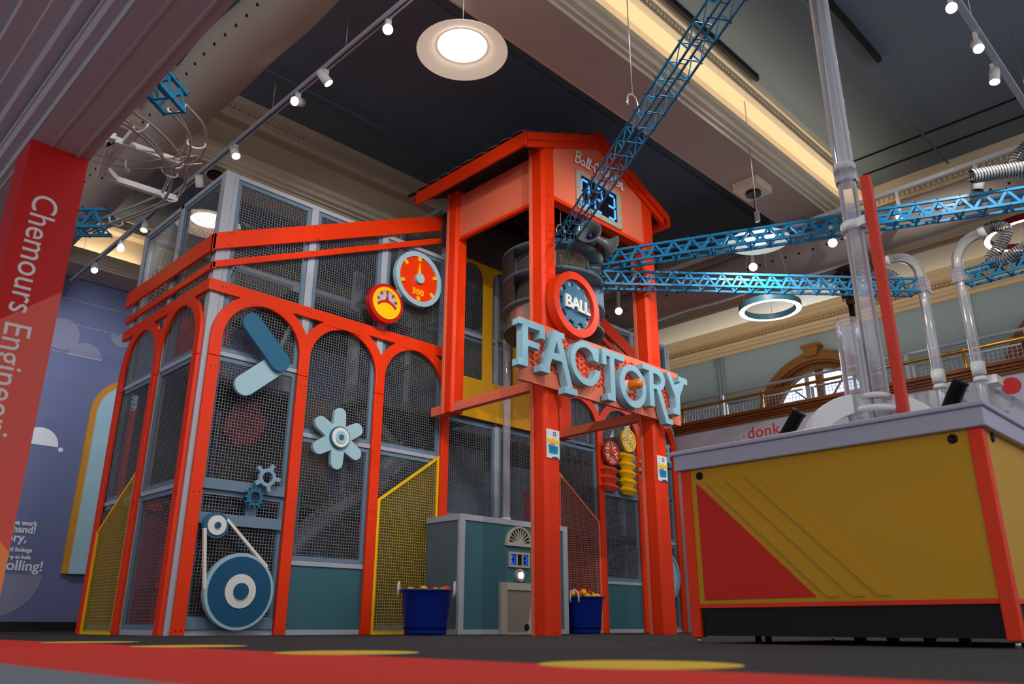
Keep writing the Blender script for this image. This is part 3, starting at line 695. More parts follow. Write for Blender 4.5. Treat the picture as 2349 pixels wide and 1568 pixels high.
# behind the dispenser
cage.part('solid_panel', MB().box(7.2, 9.4, 8.60, 8.63, .05, 1.5), TEAL)
panel(cage, FY(8.60), 7.2, 8.19, 1.53, 2.93); panel(cage, FY(8.60), 8.28, 9.38, 1.53, 2.93); post(8.19, 8.28, 8.59, 8.66, 2.94, 1.5); beamx(7.19, 9.4, 1.49, 1.53, 8.58, 8.64)
panel(cage, FY(8.64), 7.2, 8.19, 2.97, 4.25); panel(cage, FY(8.64), 7.2, 8.19, 4.33, 6.2); beamx(7.19, 8.19, 4.26, 4.32, 8.6, 8.66); post(8.20, 8.27, 8.62, 8.69, 6.2, 2.95)
panel(cage, FY(8.64), 8.28, 9.38, 2.97, 4.25); panel(cage, FY(8.64), 8.28, 9.38, 4.33, 6.2)
# right bays
panel(cage, fr, 9.515, 10.53, .06, 2.93); panel(cage, fr, 9.515, 10.53, 2.96, 5.295)
slope_panel(cage, FY(8.515), [(9.53, .0), (10.52, .0), (10.52, 1.72), (9.53, 2.42)], WIRES, SAL)
cage.part('solid_panel', MB().box(10.645, 11.65, 8.575, 8.60, .058, .75), TEAL)
panel(cage, fr, 10.645, 11.65, .805, 2.22); panel(cage, fr, 10.645, 11.65, 2.25, 5.295)
for z in (2.18, 2.83): cage.part('blue_crossbar', MB().box(10.65, 11.64, 8.535, 8.574, z, z + .11), BLUF)
panel(cage, fr, 11.755, 12.76, .06, 1.485); panel(cage, fr, 11.755, 12.76, 1.545, 5.295)
for z in (.88, 2.9): cage.part('blue_crossbar', MB().box(11.76, 12.75, 8.535, 8.574, z, z + .11), BLUF)
# left side
fs = FX(3.605)
for y0, y1 in ((8.68, 9.745), (9.855, 10.945)):
    panel(cage, fs, y0, y1, .06, 1.505); panel(cage, fs, y0, y1, 1.565, 3.015); panel(cage, fs, y0, y1, 3.075, 5.295)
slope_panel(cage, FX(3.55), [(9.872, .0), (10.87, .0), (10.87, 1.19), (9.872, 1.83)], WIREY, YELB)
# back and upper volumes
for x0, x1 in ((3.7, 4.8), (4.9, 5.94), (6.05, 7.09), (7.19, 8.25), (8.35, 9.41), (9.51, 10.54), (10.64, 11.65), (11.75, 12.79)): panel(cage, FY(11.0), x0, x1, .06, 5.3, pitch=.06, g=.008)
panel(cage, FX(7.16), 8.68, 9.7, 4.4, 6.25); beamy(8.66, 9.8, 6.25, 6.31, 7.13, 7.2); cage.part('frame_post', MB().box(7.12, 7.2, 9.7, 9.8, 4.3, 6.3), SILV)
cage.part('frame_beam', MB().box(7.1, 9.42, 8.6, 8.66, 6.25, 6.31), SILV)
panel(cage, FX(12.84), 8.72, 9.74, 1.6, 5.3, pitch=.05); panel(cage, FX(12.84), 9.86, 11.0, 1.6, 5.3, pitch=.05)
cage.part('frame_beam', MB().box(12.78, 12.86, 8.7, 11, 5.3, 5.36), SILV); cage.part('frame_beam', MB().box(3.6, 12.86, 11.0, 11.06, 5.3, 5.36), SILV)
# decks and things inside
for x0, x1, y0, y1, z in ((3.72, 4.82, 8.72, 9.75, 1.52), (4.9, 9.3, 9.6, 10.9, 1.52), (3.72, 5.9, 9.5, 10.9, 3.0), (6.1, 8.0, 9.0, 10.9, 3.0), (8.2, 12.7, 9.6, 10.9, 3.0), (10.7, 12.7, 9.0, 10.9, 1.55), (4.9, 7.0, 9.2, 10.9, 4.3)):
    cage.part('deck', MB().box(x0, x1, y0, y1, z, z + .07), DARK)
for x0, x1, y0, y1, z0, z1, m_ in ((5.2, 5.9, 9.4, 9.46, 1.6, 3.0, DARK2), (6.2, 7.0, 9.7, 9.76, .1, 1.5, DARK2), (7.3, 9.3, 9.6, 9.66, .1, 1.5, DARK2), (10.7, 11.6, 9.5, 9.56, .1, 2.9, DARK2), (11.8, 12.7, 10.2, 10.26, .1, 2.9, DARK2),
                                 (4.0, 4.75, 10.0, 10.06, .1, 1.5, DARK2), (4.95, 5.25, 9.0, 9.04, .85, 1.75, TEAL), (8.35, 9.2, 9.9, 9.95, 1.6, 2.9, BLUF), (9.6, 10.4, 9.3, 9.35, .3, 2.2, REDPAD)):
    cage.part('inner_panel', MB().box(x0, x1, y0, y1, z0, z1), m_)
for x0, x1, z0, z1 in ((3.75, 4.8, .1, 1.5), (3.75, 4.8, 1.62, 3.0), (4.9, 5.9, 1.62, 3.0), (4.9, 6.0, .1, 1.5)): cage.part('inner_panel', MB().box(x0, x1, 10.7, 10.75, z0, z1), DARK2)  # dark sheets added behind the bays to make the cage interior look darker
cage.part('foam_pad', MB().box(3.9, 4.08, 9.70, 10.32, .49, 1.36), PINK, 'pink foam pad inside the left side', bevel=.01)
cage.part('foam_pad', MB().box(3.88, 4.12, 9.68, 10.35, .07, .47), REDPAD, 'red foam pad at the floor', bevel=.01)
cage.part('foam_pad', MB().prism(FY(9.2), [(4.25, 2.35), (4.42, 2.14), (4.68, 2.22), (4.84, 2.5), (4.66, 2.76), (4.38, 2.70)], 0, .1), mat('maroon_pad', (120, 22, 30), .5), 'dark red octagonal pad', bevel=.03)
cage.part('foam_pad', MB().box(3.95, 4.6, 10.2, 10.3, 3.2, 4.0), REDPAD, 'red foam pad high in the corner')
cage.part('inner_post', MB().box(4.15, 4.32, 9.9, 10.02, 3.1, 5.3), mat('ochre_post', (190, 140, 40), .5), 'ochre post')
cage.part('inner_post', MB().box(6.35, 6.5, 9.8, 9.9, 3.1, 5.3), SILV)
cage.part('inner_stair_rail', MB().bar((4.0, 9.4, 3.9), (4.75, 10.6, 5.1), .05, .08), BLUF)
cage.part('inner_stair_rail', MB().bar((5.0, 9.4, 3.6), (5.9, 10.6, 4.9), .05, .08), SILV)
cage.part('inner_stair_rail', MB().bar((6.2, 9.2, 3.35), (7.0, 9.2, 3.75), .05, .08), DARK)
m = MB()
for a in range(3): m.bar((3.7, 8.8 + a * .02, 4.6 + a * .18), (4.8, 9.6, 5.1 + a * .05), .012, .012)
cage.part('net_ropes', m, SILV)
def slide(pts, r): return MB().tube(pts, r, 20, caps=False)
cage.part('clear_slide', slide([(5.15, 9.1, .9), (5.5, 9.1, 1.25), (5.9, 9.15, 1.55), (6.4, 9.15, 1.85), (6.9, 9.2, 2.35)], .16), CLR2, 'clear tube slide')
cage.part('clear_slide', slide([(6.2, 9.3, 2.95), (6.6, 9.3, 2.7), (6.95, 9.3, 2.4)], .12), CLR2, 'clear tube slide')

# ---------------- decorations bolted to the arcade
t = Thing('signal_arm', 'bent arm of dark blue upper and pale blue lower bars in the first arch', 'decorative arm', (4.4, 8.4, 3.0))
t.part('upper_bar', MB().prism(FY(8.32), capsule((4.043, 3.41), (4.430, 3.035), .125), 0, .05), GBLU, 'dark blue upper bar', bevel=.006)
t.part('lower_bar', MB().prism(FY(8.38), capsule((4.060, 2.683), (4.432, 3.015), .125), 0, .05), LBLU, 'pale blue lower bar', bevel=.006)
t.part('bracket', MB().box(4.3, 4.5, 8.43, 8.57, 2.95, 3.1), BLUF)
def lobes(cx, cy, R_, ri, n, hw, rot):
    P = []
    for i in range(n):
        a = rot + i * 360 / n; ra = math.radians(a); ex, ey = cx + (R_ - hw) * math.cos(ra), cy + (R_ - hw) * math.sin(ra)
        P += arc(ex, ey, hw, a - 90, a + 90, 10)
        b = math.radians(a + 180 / n); P.append((cx + ri * math.cos(b), cy + ri * math.sin(b)))
    return P
t = Thing('flower_gear', 'pale blue six lobed flower gear in the second arch', 'decorative gear', (5.37, 8.45, 2.28))
t.part('gear_plate', MB().prism(FY(8.42), lobes(5.37, 2.28, .385, .185, 6, .085, 90), 0, .06), LBLU, bevel=.006)
t.part('hub_ring', MB().prism(FY(8.385), circ(5.37, 2.285, .138), 0, .035), GBLU, 'dark blue outer ring'); t.part('hub_disc', MB().prism(FY(8.375), circ(5.37, 2.285, .122), 0, .02), WHT, 'white ring')
t.part('hub_disc', MB().prism(FY(8.365), circ(5.37, 2.285, .078), 0, .02), LBLU, 'pale blue disc'); t.part('hub_cap', MB().prism(FY(8.355), circ(5.37, 2.285, .035, 20), 0, .02), GBLU, 'dark blue cap')
t.part('mount', MB().box(5.3, 5.44, 8.48, 8.56, 2.25, 2.32), BLUF)
single('cog', MB().prism(FY(8.44), gear(4.486, 1.688, .105, .165, 5, .38, .6, 72 - 5), 0, .05, [circ(4.488, 1.688, .062, 24)]), LBL2, 'light blue five toothed cog above the small dark cog in the first bay', 'cog', (4.486, 8.46, 1.69), bevel=.004)
single('cog', MB().prism(FY(8.44), gear(4.358, 1.45, .095, .122, 12, .5, .7), 0, .05, [circ(4.36, 1.45, .056, 24)]), GBLU, 'small dark blue cog with twelve teeth below the light blue cog', 'cog', (4.358, 8.46, 1.45), bevel=.003)
t = Thing('belt_drive', 'white belt running round a small and a large blue pulley at the cage foot', 'belt drive', (4.2, 8.45, .5))
def pulley(t, cx, cz, R_, rd, rw, rh, y):
    p = t.part('pulley', MB().prism(FY(y + .02), circ(cx, cz, R_, 48), 0, .07), LBLU if R_ > .2 else GBLU, bevel=.006)
    if R_ > .2: t.part('pulley_face', MB().prism(FY(y + .012), circ(cx, cz, rd, 48), 0, .02), DBLU, 'dark blue face', parent=p)
    t.part('pulley_ring', MB().prism(FY(y + .002), circ(cx, cz, rw, 36), 0, .02), WHT, 'white ring', parent=p); t.part('pulley_hub', MB().prism(FY(y - .02), circ(cx, cz, rh, 28), 0, .04), DBLU, 'dark blue hub', parent=p, bevel=.004)
pulley(t, 3.932, 1.107, .138, 0, .103, .033, 8.38); pulley(t, 4.277, .446, .394, .358, .175, .084, 8.38)
t.part('belt', MB().bar((3.812, 8.42, 1.07), (3.889, 8.42, .46), .04, .03, (1, 0, 0)).bar((4.045, 8.42, 1.18), (4.57, 8.42, .71), .04, .03, (1, 0, 0)), WHT)
t.part('mount', MB().box(3.85, 4.0, 8.47, 8.55, 1.05, 1.2).box(4.2, 4.35, 8.47, 8.55, .07, .5), BLUF)
# gauges
t = Thing('dial_gauge', 'large round orange dial with pale blue rim marked 300', 'gauge', (6.475, 8.42, 4.755))
GX, GZ = 6.475, 4.757
t.part('rim', MB().prism(FY(8.38), circ(GX, GZ, .412, 56), 0, .07, [circ(GX, GZ, .338, 48)]), LBLU, bevel=.008)
t.part('face', MB().prism(FY(8.40), circ(GX, GZ, .34, 48), 0, .03), RED)
for a in (90, 142, 198, 270, 322, 18):
    m = MB(); c, s_ = math.cos(math.radians(a)), math.sin(math.radians(a)); m.bar((GX + c * .27, 8.39, GZ + s_ * .27), (GX + c * .335, 8.39, GZ + s_ * .335), .05, .03, (0, 1, 0)); t.part('tick_mark', m, YELB)
t.part('needle', MB().prism(FY(8.375), [(GX - .035, GZ), (GX + .035, GZ), (GX + .004, GZ + .25), (GX - .004, GZ + .25)], 0, .015), YELB)
t.part('hub', MB().prism(FY(8.35), circ(GX, GZ, .075, 28), 0, .05), LBLU, bevel=.005)
t.part('numerals', text('300', .13, FY(8.40), GX - .005, GZ - .245, .012, 0, 'CENTER', space=1.1, bold=.003), YELB)
t.part('connecting_bar', MB().bar((6.10, 8.45, 4.41), (6.30, 8.45, 4.55), .11, .03, (0, 1, 0)), LBL2)
t = Thing('dial_gauge', 'small round gauge with red rim and yellow ring left of the 300 dial', 'gauge', (5.893, 8.4, 4.2))
gx, gz = 5.893, 4.197
t.part('rim', MB().prism(FY(8.32), circ(gx, gz, .278, 48), 0, .09), mat('crimson_paint', (196, 24, 16), .4), bevel=.008)
t.part('ring', MB().prism(FY(8.305), circ(gx, gz, .228, 44), 0, .03, [circ(gx, gz + .01, .166, 36)]), YELB)
t.part('face', MB().prism(FY(8.315), circ(gx, gz + .01, .168, 36), 0, .02), mat('gauge_face_grey', (176, 186, 196), .45))
t.part('lower_cover', MB().prism(FY(8.31), arc(gx, gz + .01, .168, 205, 335, 16) + arc(gx, gz - .16, .165, 40, 140, 10), 0, .02), YELB)
GRD = mat('gauge_red', (206, 40, 24), .45)
for a in (12, 50, 90, 130, 168):
    m = MB(); c, s_ = math.cos(math.radians(a)), math.sin(math.radians(a)); m.bar((gx + c * .125, 8.31, gz + .01 + s_ * .125), (gx + c * .168, 8.31, gz + .01 + s_ * .168), .028, .014, (0, 1, 0)); t.part('tick_mark', m, GRD)
m = MB().prism(FY(8.30), arc(gx, gz - .16, .20, 38, 142, 12) + arc(gx, gz - .16, .165, 142, 38, 12), 0, .014).prism(FY(8.30), [(gx - .026, gz + .03), (gx + .026, gz + .03), (gx + .003, gz + .13), (gx - .003, gz + .13)], 0, .014)
t.part('needle', m, GRD)
t.part('mount', MB().box(gx - .06, gx + .06, 8.41, 8.57, gz - .06, gz + .06), BLUF)
# right side decorations
def fan(cx, cz, R_, m_, lab):
    t = Thing('fan_disc', lab, 'decorative disc', (cx, 8.42, cz))
    t.part('disc', MB().prism(FY(8.42), circ(cx, cz, R_, 40), 0, .03), WHT, 'white face')
    t.part('rim', MB().prism(FY(8.40), circ(cx, cz, R_, 40), 0, .05, [circ(cx, cz, R_ * .87, 40)]), m_)
    m = MB()
    for i in range(5):
        a = math.radians(100 + 72 * i); d = Vector((math.cos(a), 0, math.sin(a))); n = Vector((-d.z, 0, d.x)); c = Vector((cx, 8.41, cz)) + d * R_ * .42
        m.tube([c + d * R_ * .36 * math.cos(2 * PI * k / 14) + n * R_ * (.15 if math.cos(2 * PI * k / 14) > 0 else .08) * math.sin(2 * PI * k / 14) for k in range(14)], .011, 5, closed=True)
        b = a + .63; e = Vector((cx + math.cos(b) * R_ * .72, 8.41, cz + math.sin(b) * R_ * .72)); m.tube([e + Vector((math.cos(q * PI / 4), 0, math.sin(q * PI / 4))) * .015 for q in range(8)], .005, 4, closed=True)
    m.cyl((cx, 8.40, cz), (cx, 8.43, cz), .02, n=12); t.part('fan_blades', m, m_)
    t.part('mount', MB().box(cx - .03, cx + .03, 8.45, 8.56, cz - .08, cz + .08), BLUF)
fan(10.772, 2.885, .207, RED, 'orange rimmed white fan disc above the short orange coil, right of the tower')
fan(11.262, 3.178, .207, YELB, 'yellow rimmed white fan disc above the tall yellow coil, right of the tower')
def coil(x0, x1, ztop, n, pitch, m_, lab):
    t = Thing('coil_stack', lab, 'decorative stack', ((x0 + x1) / 2, 8.45, ztop - n * pitch))
    for i in range(n):
        z1 = ztop - i * pitch; z0 = z1 - pitch + .006; zm = (z0 + z1) / 2; e = .075
        a = [(x0 + e, 8.46, z1), (x1 - e, 8.46, z1), (x1, 8.46, zm), (x1 - e, 8.46, z0), (x0 + e, 8.46, z0), (x0, 8.46, zm)]
        m = MB().add(a + [(x0 + e * .6, 8.38, zm), (x1 - e * .6, 8.38, zm)] + [(p[0], 8.50, p[2]) for p in a],
                     [(0, 1, 7, 6), (1, 2, 7), (2, 3, 7), (3, 4, 6, 7), (4, 5, 6), (5, 0, 6), (13, 12, 11, 10, 9, 8)] + [(i_, (i_ + 1) % 6, 8 + (i_ + 1) % 6, 8 + i_) for i_ in range(6)])
        t.part('faceted_block', m, m_)
    t.part('mount', MB().box(x0 + .15, x1 - .15, 8.50, 8.56, ztop - n * pitch + .05, ztop - .05), BLUF)
coil(10.545, 10.965, 2.665, 3, .143, mat('coil_orange', (232, 84, 56), .4), 'stack of three orange faceted blocks under the orange disc')
coil(11.05, 11.47, 2.965, 5, .148, YELB, 'stack of five yellow faceted blocks under the yellow disc')
single('cog', MB().prism(FY(8.44), gear(11.93, 2.72, .23, .31, 12, .5, .7), 0, .05, [circ(11.93, 2.72, .10, 24)]), LBLU, 'large pale blue cog left of the right front tower post', 'cog', (11.93, 8.46, 2.72))
single('cog', MB().prism(FY(8.44), gear(12.34, 3.12, .21, .28, 10, .5, .7), 0, .05, [arc(12.34, 3.12, .15, a + 8, a + 52, 5) + arc(12.34, 3.12, .07, a + 45, a + 15, 4) for a in range(0, 360, 60)]), LBLU, 'spoked pale blue cog right of the right front tower post', 'cog', (12.34, 8.46, 3.12))
single('cog', MB().prism(FY(8.44), gear(12.38, 2.38, .15, .20, 10, .5, .7), 0, .05, [circ(12.38, 2.38, .08, 24)]), GBLU, 'small teal cog low beside the last arcade post', 'cog', (12.38, 8.46, 2.38))
t = Thing('round_panel', 'large pale blue disc with a white face behind the right front tower post', 'decorative disc', (12.16, 8.45, .93))
t.part('rim', MB().prism(FY(8.40), circ(12.165, .93, .42, 48), 0, .08, [circ(12.165, .93, .36, 40)]), LBL2, bevel=.006); t.part('face', MB().prism(FY(8.42), circ(12.165, .93, .365, 40), 0, .04), LBLU)
t.part('mount', MB().box(12.1, 12.2, 8.46, 8.54, .9, 1.0), BLUF)

# ================================================================== TOWER
T = Thing('tower', 'red orange gabled tower with scalloped roof rising over the ball dispenser', 'tower', (8.05, 7.3, 0))
def tpost(x0, x1, y0, y1, z0, z1):
    c = .035      # chamfered corner
    T.part('tower_post', MB().prism(FZ(0), [(x0 + c, y0), (x1, y0), (x1, y1), (x0 + .012, y1), (x0, y1 - .03), (x0, y0 + c)], z0, z1), RED, bevel=.004)
    T.part('post_edge', MB().box(x0 - .006, x0 + .02, y1, y1 + .045, z0, z1), SAL, 'salmon edge strip')
tpost(6.83, 7.055, 6.3, 6.5, 0, 6.2); tpost(9.03, 9.28, 6.3, 6.5, 0, 6.2)
tpost(6.84, 7.04, 8.02, 8.20, 2.82, 6.2); tpost(9.05, 9.28, 8.02, 8.20, 2.82, 6.2)
T.part('side_beam', MB().box(6.87, 6.97, 6.54, 8.5, 2.83, 2.955), SAL, 'salmon beam', bevel=.004); T.part('side_beam', MB().box(9.08, 9.18, 6.54, 8.5, 2.83, 2.955), SAL, 'salmon beam', bevel=.004)
for x, s_ in ((6.90, 1), (9.2, 1)):
    T.part('side_panel', MB().box(x, x + .03, 6.54, 8.03, 5.44, 6.12), SAL, 'salmon side panel'); T.part('side_panel_trim', MB().box(x - .01, x + .05, 6.54, 8.03, 5.39, 5.44), RED)
# gable
G0, G1, GA, ZE, ZA = 7.05, 9.03, 8.02, 6.02, 6.64
T.part('gable_panel', MB().prism(FY(6.30), [(G0, 5.47), (G1, 5.47), (G1, 6.22), (GA, 6.66), (G0, 6.22)], 0, .04), SAL, 'salmon gable panel')
T.part('gable_trim', MB().box(G0, G1, 6.28, 6.42, 5.42, 5.475), RED, bevel=.003)
def roofboard(y0, y1, z0L, zA, h, xl, xr): return MB().prism(FY(y0), [(xl, z0L - h), (GA, zA - h), (xr, z0L - h), (xr, z0L), (GA, zA), (xl, z0L)], 0, y1 - y0)
T.part('barge_board', roofboard(6.20, 6.245, 6.14, 6.845, .11, 6.42, 9.62), RED, 'outer barge board', bevel=.004)
T.part('barge_board', roofboard(6.25, 6.30, 6.09, 6.76, .115, 6.50, 9.54), RED, 'inner barge board', bevel=.004)
for sgn, xe in ((-1, 6.42), (1, 9.62)):
    a = (xe, 6.14); b = (GA, 6.845); m = MB()
    q = [(a[0], a[1] - .06), (b[0], b[1] - .06), (b[0], b[1] - .02), (a[0], a[1] - .02)]
    m.prism(FY(6.24), q, 0, 2.35); T.part('roof_slab', m, RED)
    m = MB(); q = [(a[0], a[1] - .075), (b[0], b[1] - .075), (b[0], b[1] - .06), (a[0], a[1] - .06)]; m.prism(FY(6.42), q, 0, 2.1); T.part('roof_lining', m, DARK2)  # roof shade put into the colour: dark brown for a shaded yellow underside
    T.part('eave_board', MB().box(xe - (.02 if sgn < 0 else .02), xe + .02, 6.2, 8.45, 5.94, 6.14), RED, bevel=.004)
    # scalloped tiles
    L_ = math.hypot(b[0] - a[0], b[1] - a[1]); dx, dz = (b[0] - a[0]) / L_, (b[1] - a[1]) / L_; nz = Vector((-dz * (1 if sgn < 0 else -1), 0, abs(dx)))
    rows = 8; k = 0
    for r in range(rows):
        m = MB(); s0 = -.05 + r * L_ / rows; y = 6.22 + (.12 if r % 2 else 0)
        while y < 8.45:
            P = []
            for i in range(9):
                aa = PI * i / 8; P.append((y + .122 - .122 * math.cos(aa), s0 + .10 - .10 * math.sin(aa)))
            P += [(y + .244, s0 + .26), (y, s0 + .26)]
            def mp(u, v, w_, lift=.03): 
                e = lift * (1 - (v - s0) / .3); return (a[0] + dx * v + nz.x * (e + w_), u, a[1] + dz * v + nz.z * (e + w_))
            m.prism(mp, P, 0, .012); y += .246
        T.part('tile_row', m, TILE)
T.part('ridge_cap', MB().bar((GA, 6.2, 6.87), (GA, 8.55, 6.87), .1, .04), RED)
T.part('rear_gable', MB().prism(FY(8.46), [(6.95, 5.47), (9.35, 5.47), (9.35, 6.02), (GA, 6.72), (6.95, 6.02)], 0, .03), DARK2)  # dark sheet standing in for the roof's shadow on the yellow wall top
# yellow back wall with arched windows
def aw(x0, x1, z0, z1): r = (x1 - x0) / 2; return [(x0, z0), (x1, z0)] + arc(x0 + r, z1 - r, r, 0, 180, 16)
T.part('yellow_wall', MB().prism(FY(8.52), rect(7.2, 9.385, 2.97, 6.05), 0, .035, [aw(7.405, 7.865, 3.572, 5.445), aw(8.055, 8.51, 3.572, 5.445), aw(8.70, 9.16, 3.572, 5.445)]), YEL, 'golden yellow wall with arched openings', bevel=.003)
T.part('drum_beam', MB().box(6.95, 9.2, 7.2, 7.3, 6.0, 6.1), BLKM)
# knee braces red (mirror of rails) between posts at the right
T.part('tower_rail', MB().box(9.1, 9.16, 6.5, 8.02, 5.39, 5.45), RED)
# post screws
m = MB()
for x0, x1 in ((6.83, 7.055), (9.03, 9.28)):
    for z in (.03, 1.65, 3.65 + .6, 5.45, 6.0):
        for f in (.42, .6): m.cyl((x0 + (x1 - x0) * f, 6.297, z), (x0 + (x1 - x0) * f, 6.305, z), .007, n=8)
T.part('screw_heads', m, BLKM)['kind'] = 'stuff'
# display and script lettering
D = Thing('score_display', 'grey framed blue digit display on the tower gable reading 023', 'digital display', (7.99, 6.27, 5.8))
D.part('display_frame', MB().prism(FY(6.27), [(7.487, 5.49), (8.49, 5.49), (8.49, 6.10), (7.487, 6.10)], 0, .03, [rect(7.595, 8.385, 5.57, 6.03)]), BEIG, bevel=.003)
D.part('display_glass', MB().box(7.59, 8.39, 6.285, 6.298, 5.56, 6.04), BLK)
SEG = {'0': 'abcdef', '2': 'abged', '3': 'abgcd', '6': 'afgedc'}
def seg7(t, ch, x, z, w_, h, y, m_, th=.035, parent=None):
    g = {'a': ((0, 1), (1, 1)), 'b': ((1, 1), (1, .5)), 'c': ((1, .5), (1, 0)), 'd': ((0, 0), (1, 0)), 'e': ((0, 0), (0, .5)), 'f': ((0, .5), (0, 1)), 'g': ((0, .5), (1, .5))}
    m = MB()
    for s_ in SEG[ch]:
        (ax, az), (bx, bz) = g[s_]; p = Vector((x + ax * w_, z + az * h)); q = Vector((x + bx * w_, z + bz * h)); d = (q - p).normalized() * th * .75; p += d; q -= d; n = Vector((-d.y, d.x)).normalized() * th / 2
        e = d * .6; pts = [p - e, p + n, q + n, q + e, q - n, p - n]; m.prism(FY(y), [(v.x, v.y) for v in pts], 0, .006)
    t.part('digit', m, m_, parent=parent)
for i, ch in enumerate('023'): seg7(D, ch, 7.605 + i * .29, 5.60, .155, .375, 6.278, DIGI, .034)
m = MB()
for x in (7.51, 7.99, 8.465):
    for z in (5.51, 5.8, 6.08):
        if not (x == 7.99 and z == 5.8): m.cyl((x, 6.266, z), (x, 6.272, z), .008, n=8)
D.part('screw_heads', m, BLKM)
# script sign: strokes of round tube
ST = Thing('script_sign', 'white script lettering Ball-O-Meter on the tower gable', 'sign', (8.0, 6.27, 6.28))
def stroke(pts, ox, oz, s_, sh=.25):
    # Catmull-Rom through the control points
    P = [Vector((a, b)) for a, b in pts]; out = []
    Q = [P[0] * 2 - P[1]] + P + [P[-1] * 2 - P[-2]]
    for i in range(1, len(Q) - 2):
        for k in range(5):
            t_ = k / 5; a, b, c, d = Q[i - 1:i + 3]; out.append(.5 * ((2 * b) + (c - a) * t_ + (2 * a - 5 * b + 4 * c - d) * t_ ** 2 + (3 * b - 3 * c + d - a) * t_ ** 3))
    out.append(P[-1]); return [(ox + (v.x + v.y * sh) * s_, 6.275, oz + v.y * s_) for v in out]
GL = {'B': ([[(0, 0), (0, .5), (.02, 1)], [(-.12, .85), (.1, 1.05), (.4, .95), (.38, .68), (.08, .55), (.42, .48), (.46, .15), (.2, -.02), (-.02, .02)]], .58),
      'a': ([[(.36, .4), (.18, .5), (0, .3), (.08, .02), (.28, .08), (.38, .42), (.36, .1), (.5, .05)]], .5), 'l': ([[(-.02, .1), (.15, .5), (.18, .95), (.08, .95), (.05, .4), (.1, .03), (.25, .08)]], .25),
      '-': ([[(0, .42), (.26, .42)]], .38), 'O': ([[(.3, 1), (.02, .8), (.02, .25), (.25, 0), (.5, .25), (.5, .75), (.3, 1), (.2, .85), (.45, .8)]], .68),
      'M': ([[(-.05, 0), (.05, .6), (.12, 1), (.2, .5), (.28, .2), (.42, .6), (.55, 1), (.55, .5), (.58, .05), (.7, .06)]], .76), 'e': ([[(0, .25), (.25, .32), (.2, .5), (.03, .4), (.02, .1), (.2, 0), (.38, .15)]], .38),
      't': ([[(.12, .95), (.08, .4), (.1, .03), (.28, .08)], [(-.05, .62), (.28, .66)]], .3), 'r': ([[(0, .45), (.03, 0), (.05, .35), (.2, .5), (.28, .45), (.26, .15), (.3, -.12), (.45, -.1), (.42, .05)]], .46)}
ox = 7.48; SCRW = mat('script_white', (250, 246, 240), .35)
for ch in 'Ball-O-Meter':
    st, adv = GL[ch]
    m = MB()
    for p in st: m.tube(stroke(p, ox, 6.195, .18), .0115, 6)
    ST.part('letter', m, SCRW); ox += adv * .204
